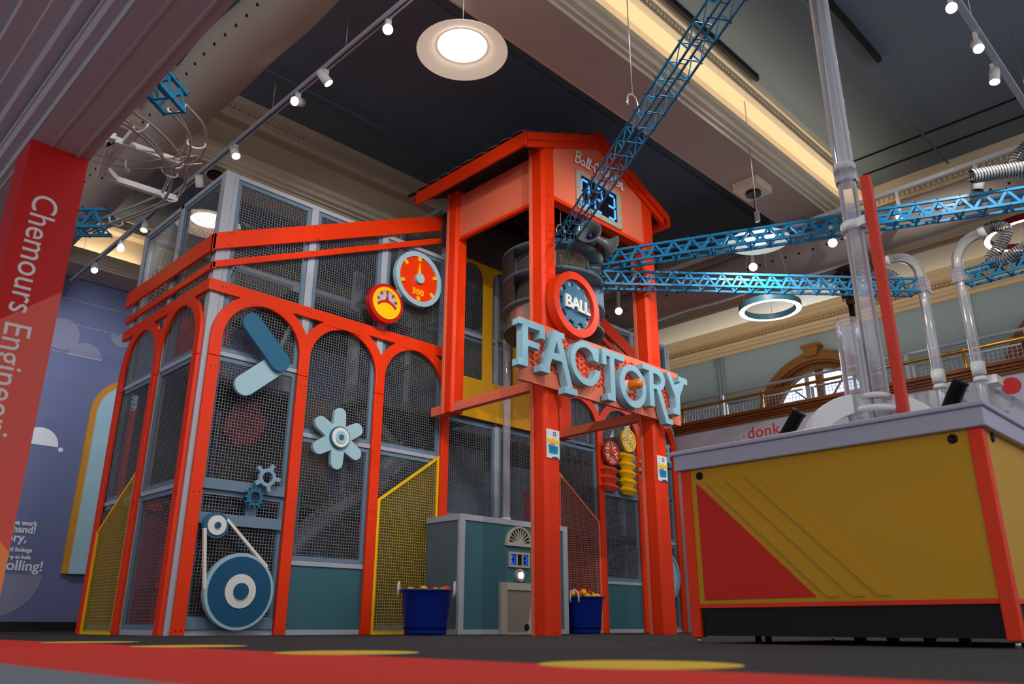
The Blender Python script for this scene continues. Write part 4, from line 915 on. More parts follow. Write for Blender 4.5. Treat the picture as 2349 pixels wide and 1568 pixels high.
# ================================================================== FACTORY SIGN
t = Thing('factory_sign', 'salmon panel sign with raised pale blue letters FACTORY across the tower', 'sign', (7.96, 6.25, 2.78))
SALP = mat('sign_salmon', (232, 124, 94), .45); SALR = mat('sign_relief_orange', (226, 76, 44), .42)
t.part('sign_panel', MB().prism(FY(6.235), rect(6.325, 9.605, 2.785, 3.56), 0, .05), SALP, bevel=.004)
m = MB(); m2 = MB(); x = 6.42; k = 0
while x < 9.5:
    z = 2.99
    while z < 3.48:
        if k % 2 == 0: P = [(x, z), (x + .055, z), (x + .055, z + .05)]
        else: P = [(x, z + .05), (x + .055, z + .05), (x + .055, z)]
        m.prism(FY(6.215), P, 0, .02); z += .072
    x += .082; k += 1
t.part('triangle_relief', m, SALR)['kind'] = 'stuff'
L = {
'F': [(6.187, 3.475), (6.629, 3.475), (6.629, 3.3), (6.539, 3.3), (6.539, 3.389), (6.339, 3.389), (6.339, 3.233), (6.532, 3.233), (6.532, 3.153), (6.339, 3.153), (6.339, 2.9), (6.183, 2.9), (6.183, 2.98), (6.252, 2.98), (6.252, 3.4), (6.187, 3.4)],
'A': [(6.78, 3.47), (6.978, 3.47), (6.978, 3.389), (6.922, 3.389), (7.112, 2.803), (7.194, 2.803), (7.194, 2.72), (6.97, 2.72), (6.97, 2.803), (7.022, 2.803), (6.927, 3.092), (6.745, 3.092), (6.708, 2.985), (6.708, 2.898), (6.538, 2.898), (6.538, 2.982), (6.617, 2.982)],
'C': [(7.63, 3.429), (7.533, 3.43), (7.449, 3.455), (7.385, 3.467), (7.308, 3.462), (7.224, 3.427), (7.153, 3.369), (7.105, 3.298), (7.083, 3.217), (7.086, 3.136), (7.108, 3.071), (7.151, 3.002), (7.217, 2.946), (7.296, 2.909), (7.388, 2.897), (7.471, 2.91), (7.544, 2.949), (7.602, 3.013), (7.642, 3.094), (7.65, 3.132), (7.569, 3.142), (7.545, 3.081), (7.488, 3.02), (7.416, 2.985), (7.334, 2.983), (7.254, 3.021), (7.199, 3.079), (7.171, 3.156), (7.171, 3.234), (7.196, 3.296), (7.244, 3.344), (7.316, 3.38), (7.387, 3.387), (7.451, 3.37), (7.503, 3.329), (7.536, 3.256), (7.62, 3.251)],
'T': [(7.70, 3.464), (8.165, 3.464), (8.165, 3.38), (7.944, 3.38), (7.944, 2.798), (7.783, 2.798), (7.783, 2.884), (7.857, 2.884), (7.857, 3.38), (7.785, 3.38), (7.785, 3.253), (7.70, 3.253)],
'R': [(8.563, 3.46), (8.877, 3.46), (8.955, 3.453), (9.03, 3.411), (9.07, 3.343), (9.071, 3.275), (9.032, 3.205), (8.972, 3.154), (9.106, 2.784), (9.2, 2.784), (9.2, 2.706), (9.05, 2.706), (8.87, 3.147), (8.797, 3.147), (8.797, 2.89), (8.69, 2.89), (8.708, 3.383), (8.563, 3.383)],
'Y': [(9.114, 3.457), (9.212, 3.457), (9.319, 3.278), (9.45, 3.376), (9.42, 3.376), (9.42, 3.457), (9.627, 3.457), (9.627, 3.367), (9.544, 3.362), (9.418, 3.163), (9.405, 2.878), (9.23, 2.878), (9.23, 2.965), (9.308, 2.972), (9.305, 3.13)]}
def dens(P, sharp, n=4):
    out = []; k = len(P)
    for i in range(k):
        b, c = Vector(P[i]), Vector(P[(i + 1) % k]); a = Vector(P[i - 1]) if i not in sharp else b * 2 - c; d = Vector(P[(i + 2) % k]) if (i + 1) % k not in sharp else c * 2 - b
        if i in sharp and (i + 1) % k in sharp: out.append((b.x, b.y)); continue
        for q in range(n):
            t_ = q / n; v = .5 * ((2 * b) + (c - a) * t_ + (2 * a - 5 * b + 4 * c - d) * t_ ** 2 + (3 * b - 3 * c + d - a) * t_ ** 3); out.append((v.x, v.y))
    return out
L['C'] = dens(L['C'], {0, 1, 19, 20, 36})
H = {'A': [[(6.835, 3.338), (6.889, 3.185), (6.781, 3.183)]], 'R': [[(8.80, 3.37), (8.884, 3.37), (8.944, 3.349), (8.979, 3.304), (8.98, 3.266), (8.949, 3.235), (8.869, 3.215), (8.80, 3.213)]]}
L['O'] = [(8.334 + .284 * math.cos(a * PI / 24), 3.085 + .292 * math.sin(a * PI / 24)) for a in range(48)]; H['O'] = [[(8.336 + .196 * math.cos(a * PI / 24), 3.088 + .206 * math.sin(a * PI / 24)) for a in range(48)]]
for ch in 'FACTORY': t.part('letter', MB().prism(FY(6.10), L[ch], 0, .115, H.get(ch, [])), LETT, bevel=.004)
t.part('support_bracket', MB().box(6.95, 7.0, 6.28, 6.31, 2.9, 3.4).box(9.1, 9.15, 6.28, 6.31, 2.9, 3.4), RED)
t = Thing('beacon_lamp', 'amber beacon lamp sticking out of the letter O of the sign', 'beacon', (8.33, 6.2, 3.1))
t.part('base', MB().lathe((8.33, 6.235, 3.1), (0, -1, 0), [(.085, -.02), (.085, .05), (.075, .06), (.07, .09), (.001, .09)], 24), PWHT, 'white base')
t.part('amber_dome', MB().lathe((8.33, 6.235, 3.1), (0, -1, 0), [(.070, .09), (.069, .20), (.064, .235), (.05, .262), (.025, .275), (.001, .277)], 24), AMB, 'glossy amber dome')
# medallion
t = Thing('ball_medallion', 'round orange rimmed medallion with a blue gear and white word BALL above the sign', 'medallion', (7.235, 6.2, 3.93))
bx, bz = 7.232, 3.932
t.part('rim', MB().prism(FY(6.10), circ(bx, bz, .435, 64), 0, .13, [circ(bx, bz, .333, 56)]), RED, bevel=.012)
t.part('backing', MB().prism(FY(6.17), circ(bx, bz, .336, 56), 0, .05), LETT)
t.part('gear', MB().prism(FY(6.13), gear(bx, bz, .245, .305, 10, .52, .8, 18), 0, .045), GBLU, 'deep blue gear', bevel=.003)
for i, ch in enumerate('BALL'): t.part('letter', text(ch, .23, FY(6.125), bx - .225 + (0, .125, .27, .365)[i] * 1.0, bz - .075 - i * .004, .03, 0, bold=.006), WHT, bevel=.002)
# ================================================================== BALL DRUM
t = Thing('ball_drum', 'grey ringed wire drum with a polished steel base inside the tower', 'ball drum', (8.02, 7.22, 3.9))
dx, dy = 8.02, 7.22
def ring(z, r0=.53, r1=.74, h=.03): return MB().lathe((dx, dy, z), (0, 0, 1), [(r0, 0), (r1, 0), (r1, h), (r0, h), (r0, 0)], 64)
for z in (5.14, 4.73, 4.30): t.part('ring_shelf', ring(z), DRUM)
t.part('ring_shelf', ring(3.985, .3, .72), DRUM)
for z0, z1, offs in ((4.76, 5.14, 0), (4.33, 4.73, 1)):
    for k in range(4):
        a = math.radians(-135 + 95 * k + (0, -8)[offs]); c, s_ = math.cos(a), math.sin(a)
        t.part('divider_plate', MB().bar((dx + c * .54, dy + s_ * .54, (z0 + z1) / 2), (dx + c * .73, dy + s_ * .73, (z0 + z1) / 2), .02, z1 - z0), LBL2, bevel=.002)
for k, (a0, a1) in enumerate(((60, 175), (-100 + 250 - 150 + 0, 58))):      # curved outer covers
    n = 20; vs = []
    for i in range(n + 1):
        a = math.radians((a0 if k == 0 else -38) + ((a1 - a0) if k == 0 else 80) * i / n)
        vs += [(dx + math.cos(a) * .735, dy + math.sin(a) * .735, 4.33), (dx + math.cos(a) * .735, dy + math.sin(a) * .735, 5.15)]
    m = MB().add(vs, [(2 * i, 2 * i + 2, 2 * i + 3, 2 * i + 1) for i in range(n)], True); t.part('curved_cover', m, DRUM2)
m = MB()
for k in range(170):
    a = 2 * PI * k / 170; c, s_ = math.cos(a) * .53, math.sin(a) * .53; m.bar((dx + c, dy + s_, 4.33), (dx + c, dy + s_, 5.14), .006, .006)
for z in [4.36 + .036 * i for i in range(22)]: m.tube([(dx + math.cos(a * PI / 24) * .53, dy + math.sin(a * PI / 24) * .53, z) for a in range(48)], .003, 4, closed=True)
t.part('wire_mesh', m, mat('drum_wire', (150, 140, 128), .4, metal=.6), fix=False)['kind'] = 'stuff'
t.part('inner_core', MB().lathe((dx, dy, 4.3), (0, 0, 1), [(.42, 0), (.42, .84)], 40), DARK2)
t.part('steel_skirt', MB().lathe((dx, dy, 4.0), (0, 0, 1), [(.66, .01), (.66, .30)], 64), STEEL, 'polished steel skirt')
t.part('base_dish', MB().lathe((dx, dy, 3.9), (0, 0, 1), [(.001, .0), (.5, .0), (.68, .05), (.71, .085)], 56), DRUM2, 'dark underside dish')
m = MB()
for (cx, cy) in ((7.45, 7.25), (8.5, 7.3)):
    z = 5.17
    while z < 6.02:
        for q in (0, 1):
            P = []
            for a in range(10):
                b = 2 * PI * a / 10; P.append((cx + (math.cos(b) * .014 if q else 0), cy + (0 if q else math.cos(b) * .014), z + math.sin(b) * .028))
            m.tube(P, .005, 5, closed=True); z += .042
t.part('hanging_chain', m, BLKM)
for (a, z0) in ((-78, 4.9), (-160, 4.5)):
    c, s_ = math.cos(math.radians(a)) * .56, math.sin(math.radians(a)) * .56; t.part('hanging_weight', MB().cyl((dx + c, dy + s_, z0), (dx + c, dy + s_, z0 + .24), .006, n=6).sphere((dx + c, dy + s_, z0), .022, 8).cyl((dx + c, dy + s_, z0 - .03), (dx + c, dy + s_, z0 - .015), .02, n=10), BLKM)
# clear drop tube to dispenser
t = Thing('drop_tube', 'clear vertical tube dropping balls onto the teal dispenser', 'tube', (8.05, 8.2, 1.45))
t.part('tube_wall', MB().cyl((8.05, 8.2, 1.47), (8.05, 8.2, 4.2), .055, n=24, caps=False), CLR)
t.part('collar', MB().cyl((8.05, 8.2, 1.45), (8.05, 8.2, 1.54), .068, n=24), PWHT); t.part('collar', MB().cyl((8.05, 8.2, 3.3), (8.05, 8.2, 3.34), .07, n=24), PWHT)
# horns
def horn(org, d, label):
    t = Thing('horn_speaker', label, 'loudspeaker', org); d = Vector(d).normalized(); o = Vector(org)
    t.part('bell', MB().lathe(org, d, [(.04, -.16), (.055, -.15), (.06, -.05), (.062, .02), (.075, .08), (.11, .14), (.15, .175), (.178, .19), (.182, .185), (.178, .178), (.145, .16), (.1, .12), (.065, .06), (.05, .0)], 40), GREY)
    t.part('throat', MB().lathe(org, d, [(.001, .09), (.025, .085), (.04, .06), (.045, .02), (.001, .0)], 20), mat('horn_throat', (40, 52, 90), .3))
    t.part('rear_driver', MB().lathe(org, d, [(.001, -.24), (.045, -.235), (.05, -.17), (.001, -.16)], 20), BLK)
    u = Vector((0, 0, 1)); t.part('bracket', MB().bar(o - d * .1 + u * .05, o - d * .1 + u * .16, .03, .02), BLKM)
horn((7.92, 6.40, 5.215), (-.85, -.50, .08), 'grey horn loudspeaker under the gable facing left')
horn((8.10, 6.37, 5.22), (.94, -.28, -.28), 'grey horn loudspeaker under the gable facing right and down')
single('speaker_bracket', MB().bar((7.86, 6.40, 5.33), (8.06, 6.36, 5.33), .03, .02).bar((7.96, 6.38, 5.33), (7.96, 6.38, 5.42), .03, .03), BLKM, 'small dark bracket joining the two grey horns', 'bracket', (7.96, 6.38, 5.33))

# ================================================================== TRUSSES
def truss(name, label, p, q, w_=.19, ch=.026, dg=.02, pitch=.24, cat='truss track', flat=True, m_=CRAN, rungs=True):
    p = Vector(p); q = Vector(q); t = Thing(name, label, cat, tuple(p)); d = (q - p); L_ = d.length; d.normalize(); n = Vector((0, 0, 1)).cross(d).normalized(); u = d.cross(n); h = w_ / 2
    c = [(n * i * h, u * j * h) for i, j in ((-1, -1), (1, -1), (1, 1), (-1, 1))]
    m = MB()
    for a, b in c: m.bar(p + a + b, q + a + b, ch, ch, n)
    t.part('chords', m, m_)
    k = int(L_ / pitch); m = MB(); st = L_ / k
    fl = dg * .4
    for s_ in (1, 3):
        A = c[s_][0] + c[s_][1]; Bb = c[(s_ + 1) % 4][0] + c[(s_ + 1) % 4][1]; nn = (A + Bb).normalized()
        for i in range(k):
            a = p + d * (i * st); b = p + d * ((i + .5) * st); e = p + d * ((i + 1) * st)
            m.bar(a + A, b + Bb, dg, fl, nn); m.bar(b + Bb, e + A, dg, fl, nn)
    t.part('lacing', m, m_)['kind'] = 'stuff'
    if rungs:
        m = MB()
        for i in range(k + 1):
            a = p + d * (i * st); m.bar(a + c[0][0] + c[0][1], a + c[1][0] + c[1][1], .006, dg * .8, d); m.bar(a + c[2][0] + c[2][1], a + c[3][0] + c[3][1], .006, dg * .8, d)
        t.part('cross_ties', m, m_)['kind'] = 'stuff'
    m = MB()
    for i in range(k + 1):
        a = p + d * (i * st)
        for s_ in range(4): m.cyl(a + (c[s_][0] + c[s_][1]) * 1.12, a + (c[s_][0] + c[s_][1]) * 1.2, .009, n=6)
    t.part('bolts', m, BLKM)['kind'] = 'stuff'
    return t
t = truss('truss_track', 'long dark blue lattice truss rising from the tower to the top edge', (7.5, 6.6, 5.02), (4.55, 1.74, 5.02), .185, .018, .017, .27)
def hanger(t, x, y, z0, z1=7.4, w_=.09):
    t.part('hanger_cable', MB().cyl((x, y, z0 + .16), (x, y, z1), .006, n=6), CHRM)
    m = MB().tube([(x - w_, y, z0 - .02), (x - w_, y, z0 + .08), (x - w_ * .6, y, z0 + .14), (x, y, z0 + .16), (x + w_ * .6, y, z0 + .14), (x + w_, y, z0 + .08), (x + w_, y, z0 - .02)], .012, 6)
    t.part('hanger_hook', m, CHRM)
hanger(t, 5.79, 4.07, 5.10)
hanger(t, 7.4, 6.5, 5.10, 6.0)
t.part('end_coupling', MB().cyl((4.95, 2.45, 5.14), (4.75, 2.1, 5.14), .04, n=10), CHRM)
t = truss('truss_track', 'long light blue lattice truss from the tower to the right edge, the upper one', (8.38, 6.55, 5.06), (10.95, 1.0, 5.06), .195, .034, .034, .245)
def plate(t, x, y, z0, zt): t.part('hanger_cable', MB().cyl((x, y, z0 + .1), (x, y, zt), .008, n=6), CHRM); t.part('hanger_plate', MB().box(x - .018, x + .018, y - .03, y + .03, z0 - .03, z0 + .12), CHRM, bevel=.003)
plate(t, 9.05, 4.29 + .73 - .55, 5.20, 7.4); 
t2 = truss('truss_track', 'light blue lattice truss from the tower to the left clear pipe, the lower one', (8.42, 6.62, 4.80), (12.12, 3.62, 4.90), .195, .032, .03, .24)
plate(t2, 8.58, 6.49, 4.9, 5.0)
t3 = truss('truss_track', 'dark blue lattice truss at the right edge from the right clear pipe', (12.3, 2.95, 4.9), (12.25, .8, 4.9), .195, .032, .03, .24)
t4 = truss('truss_track', 'short bright blue truss end poking out beside the near beam, upper left', (2.36, 7.03, 4.9), (1.45, 6.35, 4.9), .20, .036, .03, .22, rungs=True)
t5 = truss('truss_track', 'short blue truss end right of the red column, below the white bracket', (2.80, 10.05, 4.9), (1.6, 11.25, 4.9), .24, .036, .03, .26)
for tt, x, y in ((t4, 1.9, 6.7), (t5, 2.2, 10.6)): plate(tt, x, y, 5.02, 7.4)
# rod guides and white bracket on the left
def rods(label, path, offs, zoff=0, r=.014, ringat=(), mt=CHRM):
    t = Thing('rod_track', label, 'wire ball track', (path[0][0], path[0][1], 4.9)); n = len(path)
    def sm(P):
        Q = [Vector(p) for p in P]; Q = [Q[0] * 2 - Q[1]] + Q + [Q[-1] * 2 - Q[-2]]; o = []
        for i in range(1, len(Q) - 2):
            for k in range(6):
                t_ = k / 6; a, b, c, d = Q[i - 1:i + 3]; o.append(.5 * ((2 * b) + (c - a) * t_ + (2 * a - 5 * b + 4 * c - d) * t_ ** 2 + (3 * b - 3 * c + d - a) * t_ ** 3))
        o.append(Q[-1]); return o
    P = sm([(x, y, 4.9 + zoff) for x, y in path]); ns = []
    for i, p in enumerate(P):
        a = P[max(0, i - 1)]; b = P[min(len(P) - 1, i + 1)]; d = (b - a).normalized(); ns.append(Vector((0, 0, 1)).cross(d))
    for a, b in offs: t.part('guide_rod', MB().tube([p + q * a + Vector((0, 0, b)) for p, q in zip(P, ns)], r, 7), mt)
    for f in ringat:
        i = int(f * (len(P) - 1)); p, q = P[i], ns[i]; t.part('spacer_ring', MB().tube([p + q * .09 * math.cos(k * PI / 10) + Vector((0, 0, -.03 + .06 * math.sin(k * PI / 10))) for k in range(9, 22)], .011, 6), PWHT)
    return t
GRAY = mat('grey_rod', (170, 166, 160), .3, metal=.4)
O3 = [(-.09, 0), (.09, 0), (.05, -.08)]
rods('three bent rods leaving the bright blue truss end downward', [(2.37, 7.04), (2.62, 7.22), (2.76, 7.45), (2.86, 7.75), (2.84, 8.0)], O3, 0, .014, (0, .55, 1), GRAY)
rods('three shiny curved rods arching above the white bracket', [(2.05, 7.55), (2.3, 7.66), (2.55, 7.83), (2.80, 8.08), (2.98, 8.45), (3.07, 8.9), (3.02, 9.2), (2.95, 9.5), (2.82, 10.0)], O3, .02, .017, (.12, .38, .62, .99), GRAY)
rods('two thin rods running behind the white bracket', [(2.08, 8.5), (2.3, 8.42), (2.52, 8.28), (2.72, 8.0)], [(-.05, 0), (.07, -.02)], -.05, .008, (.5,), GRAY)
t = Thing('white_bracket', 'white square tube bracket frame hanging left of the cage top', 'bracket', (2.3, 8.4, 4.8))
for a, b in (((2.15, 8.10, 4.90), (2.85, 8.04, 4.90)), ((2.32, 8.92, 4.90), (3.15, 8.86, 4.90)), ((2.12, 8.02, 4.90), (2.32, 8.95, 4.90)), ((2.28, 8.72, 4.90), (2.26, 7.78, 4.92)), ((2.14, 8.12, 4.90), (1.9, 8.9, 4.90))):
    t.part('square_tube', MB().bar(a, b, .07, .07), PWHT, bevel=.004)
t.part('gusset', MB().prism(FZ(4.87), [(2.30, 8.95), (2.30, 8.7), (2.52, 8.9)], 0, .06), PWHT); t.part('gusset', MB().prism(FZ(4.87), [(2.13, 8.1), (2.13, 8.28), (2.3, 8.08)], 0, .06), PWHT)
t.part('suspension_rod', MB().cyl((2.3, 8.9, 4.9), (2.3, 8.9, 7.38), .006, n=6), CHRM)

# ================================================================== DISPENSER
t = Thing('ball_dispenser', 'teal ball dispenser cabinet with grey trim, fan vent and blue counter', 'dispenser cabinet', (7.92, 8.15, 0))
X0, X1, YB = 6.90, 8.96, 7.86
t.part('cabinet_body', MB().prism(FY(YB + .02), rect(X0 + .03, X1 - .03, .02, 1.42), 0, .66, []), TEAL)
t.part('trim_frame', MB().prism(FY(YB), rect(X0, X1, 0, 1.46), 0, .05, [rect(X0 + .09, X1 - .09, .06, 1.385)]), SILV, bevel=.004)
t.part('side_trim', MB().box(X0 - .005, X0 + .04, YB + .05, 8.54, 1.385, 1.46), SILV); t.part('side_trim', MB().box(X0 - .005, X0 + .04, YB + .05, 8.54, 0, .06), SILV); t.part('side_panel', MB().box(X0 + .01, X0 + .03, YB + .05, 8.54, .06, 1.385), mat('side_slate', (92, 108, 118), .45))
t.part('top_panel', MB().box(X0, X1, YB + .05, 8.54, 1.42, 1.45), SILV)
fx, fz = 7.965, 1.115
t.part('fan_vent', MB().prism(FY(YB - .02), arc(fx, fz, .262, 0, 180, 30), 0, .04, [arc(fx, fz + .035, .205, 4, 176, 26)]), BEIG, bevel=.003)
t.part('vent_dark', MB().prism(FY(YB + .01), arc(fx, fz + .03, .21, 0, 180, 26), 0, .005), BLK)
m = MB().prism(FY(YB - .012), arc(fx, fz + .02, .072, 0, 180, 16), 0, .03)
for k in range(1, 11): a = math.radians(k * 180 / 11); m.bar((fx + math.cos(a) * .06, YB, fz + .035 + math.sin(a) * .06), (fx + math.cos(a) * .21, YB, fz + .035 + math.sin(a) * .21), .014, .02, (0, 1, 0))
t.part('vent_slats', m, BEIG)
cf = t.part('counter_frame', MB().prism(FY(YB - .015), rect(7.775, 8.165, .84, 1.04), 0, .04, [rect(7.805, 7.905, .87, 1.01), rect(7.925, 8.015, .87, 1.01), rect(8.035, 8.135, .87, 1.01)]), BEIG, bevel=.002)
t.part('counter_glass', MB().box(7.8, 8.14, YB + .004, YB + .01, .865, 1.015), BLK, parent=cf)
seg7(t, '0', 7.828, .885, .05, .11, YB - .002, DIGB, .014, parent=cf); seg7(t, '3', 8.062, .885, .05, .11, YB - .002, DIGB, .014, parent=cf)
b_ = t.part('button_ring', MB().prism(FY(YB - .02), circ(7.975, .742, .083, 32), 0, .04, [circ(7.975, .742, .062, 28)]), BEIG, bevel=.003)
t.part('button_back', MB().prism(FY(YB), circ(7.975, .742, .064, 28), 0, .015), BLK, parent=b_); t.part('lit_button', MB().lathe((7.985, YB, .742), (0, -1, 0), [(.044, -.005), (.044, .02), (.03, .03), (.001, .034)], 24), BTN, 'glowing white button', parent=b_)
t.part('outlet_frame', MB().prism(FY(YB - .03), [(7.60, 0), (7.72, 0), (7.72, .548), (8.235, .548), (8.235, 0), (8.34, 0), (8.34, .642), (7.60, .642)], 0, .05), BEIG, bevel=.004)
t.part('outlet_recess', MB().box(7.70, 8.25, YB - .005, YB + .015, .0, .56), mat('recess_putty', (128, 120, 110), .5)); t.part('outlet_tray', MB().prism(FY(YB - .028), [(7.72, .0), (8.235, .0), (8.235, .02), (7.72, .02)], 0, .05), BEIG)
t.part('side_chute', MB().add([(8.235, YB - .02, .0), (8.235, YB - .02, .548), (8.10, YB - .006, .0), (8.225, YB - .006, .548)], [(0, 1, 3, 2)]), BEIG)
t.part('outlet_hole', MB().prism(FY(YB - .012), circ(8.10, .085, .045, 20), 0, .01), BLK)
# ================================================================== TUBS AND BALLS
def tub(c, label, handles):
    x, y, z = c; t = Thing('plastic_tub', label, 'tub', c)
    t.part('tub_wall', MB().lathe(c, (0, 0, 1), [(.001, .005), (.24, .005), (.245, .03), (.26, .15), (.263, .155), (.275, .30), (.279, .305), (.29, .47), (.30, .48), (.325, .48), (.325, .505), (.295, .505), (.285, .48), (.25, .06), (.001, .05)], 48), TUBB)
    for a in handles:
        ca, sa = math.cos(math.radians(a)), math.sin(math.radians(a)); p = Vector((x + ca * .32, y + sa * .32, z)); n = Vector((-sa, ca, 0)); o = Vector((ca, sa, 0))
        P = [p + n * -.06 + Vector((0, 0, .42)), p + n * -.065 + Vector((0, 0, .50)) + o * .01, p + n * -.045 + Vector((0, 0, .565)) + o * .01, p + n * 0 + Vector((0, 0, .59)) + o * .01, p + n * .045 + Vector((0, 0, .565)) + o * .01, p + n * .065 + Vector((0, 0, .50)) + o * .01, p + n * .06 + Vector((0, 0, .42))]
        t.part('rope_handle', MB().tube(P, .013, 8), ROPE, 'white rope handle')
    return t
tub((6.3, 7.75, 0), 'blue plastic tub of balls in front of the yellow mesh, left of the dispenser', (135, -45))
tub((9.34, 7.93, 0), 'blue plastic tub of balls right of the dispenser', (200, 20))
def ballset(c, pts, where):
    cols = {'r': (BALLR, 'red'), 'y': (BALLY, 'yellow'), 'o': (BALLO, 'orange')}
    protos = {}
    for i, (dx_, dy_, dz_, cl) in enumerate(pts):
        p = (c[0] + dx_, c[1] + dy_, c[2] + dz_); m_, nm = cols[cl]; lab = '%s plastic ball among those heaped in the %s' % (nm, where); g = '%s balls in the %s' % (nm, where)
        if cl not in protos: protos[cl] = single('play_ball', MB().sphere(p, .05, 10), m_, lab, 'ball', p, g)
        else: copy_tree(protos[cl], p)
random.seed(3)
def heap(cx, cy, front):
    P = []; 
    for k in range(9):
        a = k * 40 + 10; P.append((.225 * math.cos(math.radians(a)), .225 * math.sin(math.radians(a)), .475 + .012 * (k % 3), random.choice('yyor')))
    for k in range(5):
        a = k * 72 + 25; P.append((.11 * math.cos(math.radians(a)), .11 * math.sin(math.radians(a)), .512 + .01 * (k % 2), random.choice('yrro')))
    P.append((0, 0, .55, 'r')); return P
ballset((6.3, 7.75, 0), [(.2, -.12, .505, 'o'), (.22, 0, .49, 'o')] + [(-.225, .02, .48, 'y'), (-.16, -.15, .485, 'y'), (-.05, -.22, .475, 'y'), (.07, -.21, .475, 'y'), (.03, -.08, .495, 'r'), (-.09, -.05, .50, 'y'), (.1, .08, .49, 'r'), (-.1, .15, .49, 'o'), (.03, .2, .48, 'y'), (.2, .14, .48, 'r')], 'left blue tub')
ballset((9.34, 7.93, 0), [(-.2, -.1, .53, 'o'), (-.1, -.18, .50, 'y'), (.02, -.2, .50, 'y'), (.13, -.17, .50, 'y'), (.21, -.07, .49, 'r'), (-.06, -.07, .56, 'y'), (.05, -.08, .56, 'r'), (.0, .04, .575, 'r'), (.14, -.02, .55, 'y'), (-.17, .05, .545, 'y'), (-.08, .16, .53, 'r'), (.08, .15, .54, 'y'), (.2, .1, .52, 'o')], 'right blue tub')
# ================================================================== POSTERS
def poster(x, label):
    y = 6.296; t = Thing('poster', label, 'poster', (x + .13, y, 1.96), 'posters on the front tower posts')
    f = FY(y - .006); t.part('sheet', MB().prism(f, rect(x, x + .225, 1.955, 2.30), 0, .005), PAPER)
    def lay(name, P, m_, k, holes=()): t.part(name, MB().prism(FY(y - .006 - .0012 * k), P, 0, .0012, holes), m_)
    lay('yellow_hair', arc(x + .04, 2.16, .032, 180, 40, 8) + arc(x + .115, 2.165, .034, 160, 30, 8) + arc(x + .185, 2.155, .03, 150, 0, 8) + [(x + .21, 2.115), (x + .16, 2.14), (x + .09, 2.14), (x + .01, 2.13)], YELB, 1)
    lay('pink_shape', [(x + .06, 2.14), (x + .15, 2.135), (x + .13, 2.09), (x + .09, 2.085)], SKIN, 2)
    lay('cyan_tub', [(x + .025, 2.115), (x + .20, 2.105), (x + .185, 2.015), (x + .045, 2.01)], CYAN, 3)
    lay('navy_wave', arc(x + .15, 1.945, .075, 160, 20, 10, .035), NAVY, 1)
    lay('gear_mark', gear(x + .14, 2.25, .024, .031, 8, .5, .8), NAVY, 1, [circ(x + .14, 2.25, .015, 14)])
    t.part('printed_text', text('Keep the balls\nclose to the\nfactory please', .018, FY(y - .0098), x + .113, 2.085, .0006, 0, 'CENTER'), NAVY)
poster(6.825 + .01, 'white poster with a cyan tub picture on the left front tower post'); poster(9.045, 'white poster with a cyan tub picture on the right front tower post')

# ================================================================== GAME TABLE
t = Thing('game_table', 'large mustard yellow and red game table with lavender grey top in the right foreground', 'game table', (5.7, 2.15, 0))
TX0, TX1, TY0, TY1 = 4.70, 6.70, 1.20, 3.085
def frame_xy(z0, z1, e, hole): return MB().prism(FZ(z0), [(TX0 - e, TY0 - e), (TX1 + e, TY0 - e), (TX1 + e, TY1 + e), (TX0 - e, TY1 + e)], 0, z1 - z0, [[(TX0 + hole, TY0 + hole), (TX1 - hole, TY0 + hole), (TX1 - hole, TY1 - hole), (TX0 + hole, TY1 - hole)]] if hole else [])
t.part('tabletop', frame_xy(1.10, 1.205, .03, 0), CTOP, bevel=.006); t.part('tabletop_lip', frame_xy(1.205, 1.235, .045, .2), CTOP, bevel=.006)
for (x, y) in ((TX0, TY0), (TX0, TY1 - .072), (TX1 - .072, TY0), (TX1 - .072, TY1 - .072)):
    t.part('leg', MB().box(x, x + .072, y, y + .072, .035, 1.10), RED, bevel=.004)
    t.part('foot', MB().cyl((x + .036, y + .036, 0), (x + .036, y + .036, .036), .014, n=10), CHRM)
t.part('yellow_panel', MB().box(TX0 + .012, TX0 + .03, TY0 + .07, TY1 - .07, .235, 1.10), MUST, bevel=.002); t.part('yellow_panel', MB().box(TX0 + .07, TX1 - .07, TY0 + .012, TY0 + .03, .235, 1.10), MUST, bevel=.002)
t.part('yellow_panel', MB().box(TX1 - .03, TX1 - .012, TY0 + .07, TY1 - .07, .235, 1.10), MUST); t.part('yellow_panel', MB().box(TX0 + .07, TX1 - .07, TY1 - .03, TY1 - .012, .235, 1.10), MUST)
def rounded(P, r, n=5):
    out = []; k = len(P)
    for i in range(k):
        a, b, c = Vector(P[i - 1]), Vector(P[i]), Vector(P[(i + 1) % k]); u = (a - b).normalized(); v = (c - b).normalized()
        for j in range(n + 1):
            s_ = j / n; p0 = b + u * r; p1 = b + v * r; q = p0 * (1 - s_) ** 2 + b * 2 * s_ * (1 - s_) + p1 * s_ ** 2; out.append((q.x, q.y))
    return out
PX = TX0 + .012
t.part('red_inlay', MB().prism(FX(PX - .003), rounded([(2.972, 1.01), (2.972, .258), (2.22, .262)], .015), 0, .005), mat('inlay_red', (206, 34, 16), .45), 'red triangular inlay')
for a, b, c, d in ((2.901, 2.831, 2.084, 2.154), (2.756, 2.682, 1.938, 2.01), (2.609, 2.538, 1.793, 1.864)):
    P = rounded([(a, 1.012), (b, 1.012), (c, .262), (d, .262)], .012); cx = sum(p[0] for p in P) / len(P)
    m = MB().prism(FX(PX - .010), P, 0, .012); t.part('raised_band', m, MUST, bevel=.003)
def bolt(x, y, z, ax): t.part('panel_bolt', MB().lathe((x, y, z), ax, [(.026, -.002), (.026, .006), (.02, .011), (.012, .011), (.010, .004), (.001, .004)], 20), BLK)
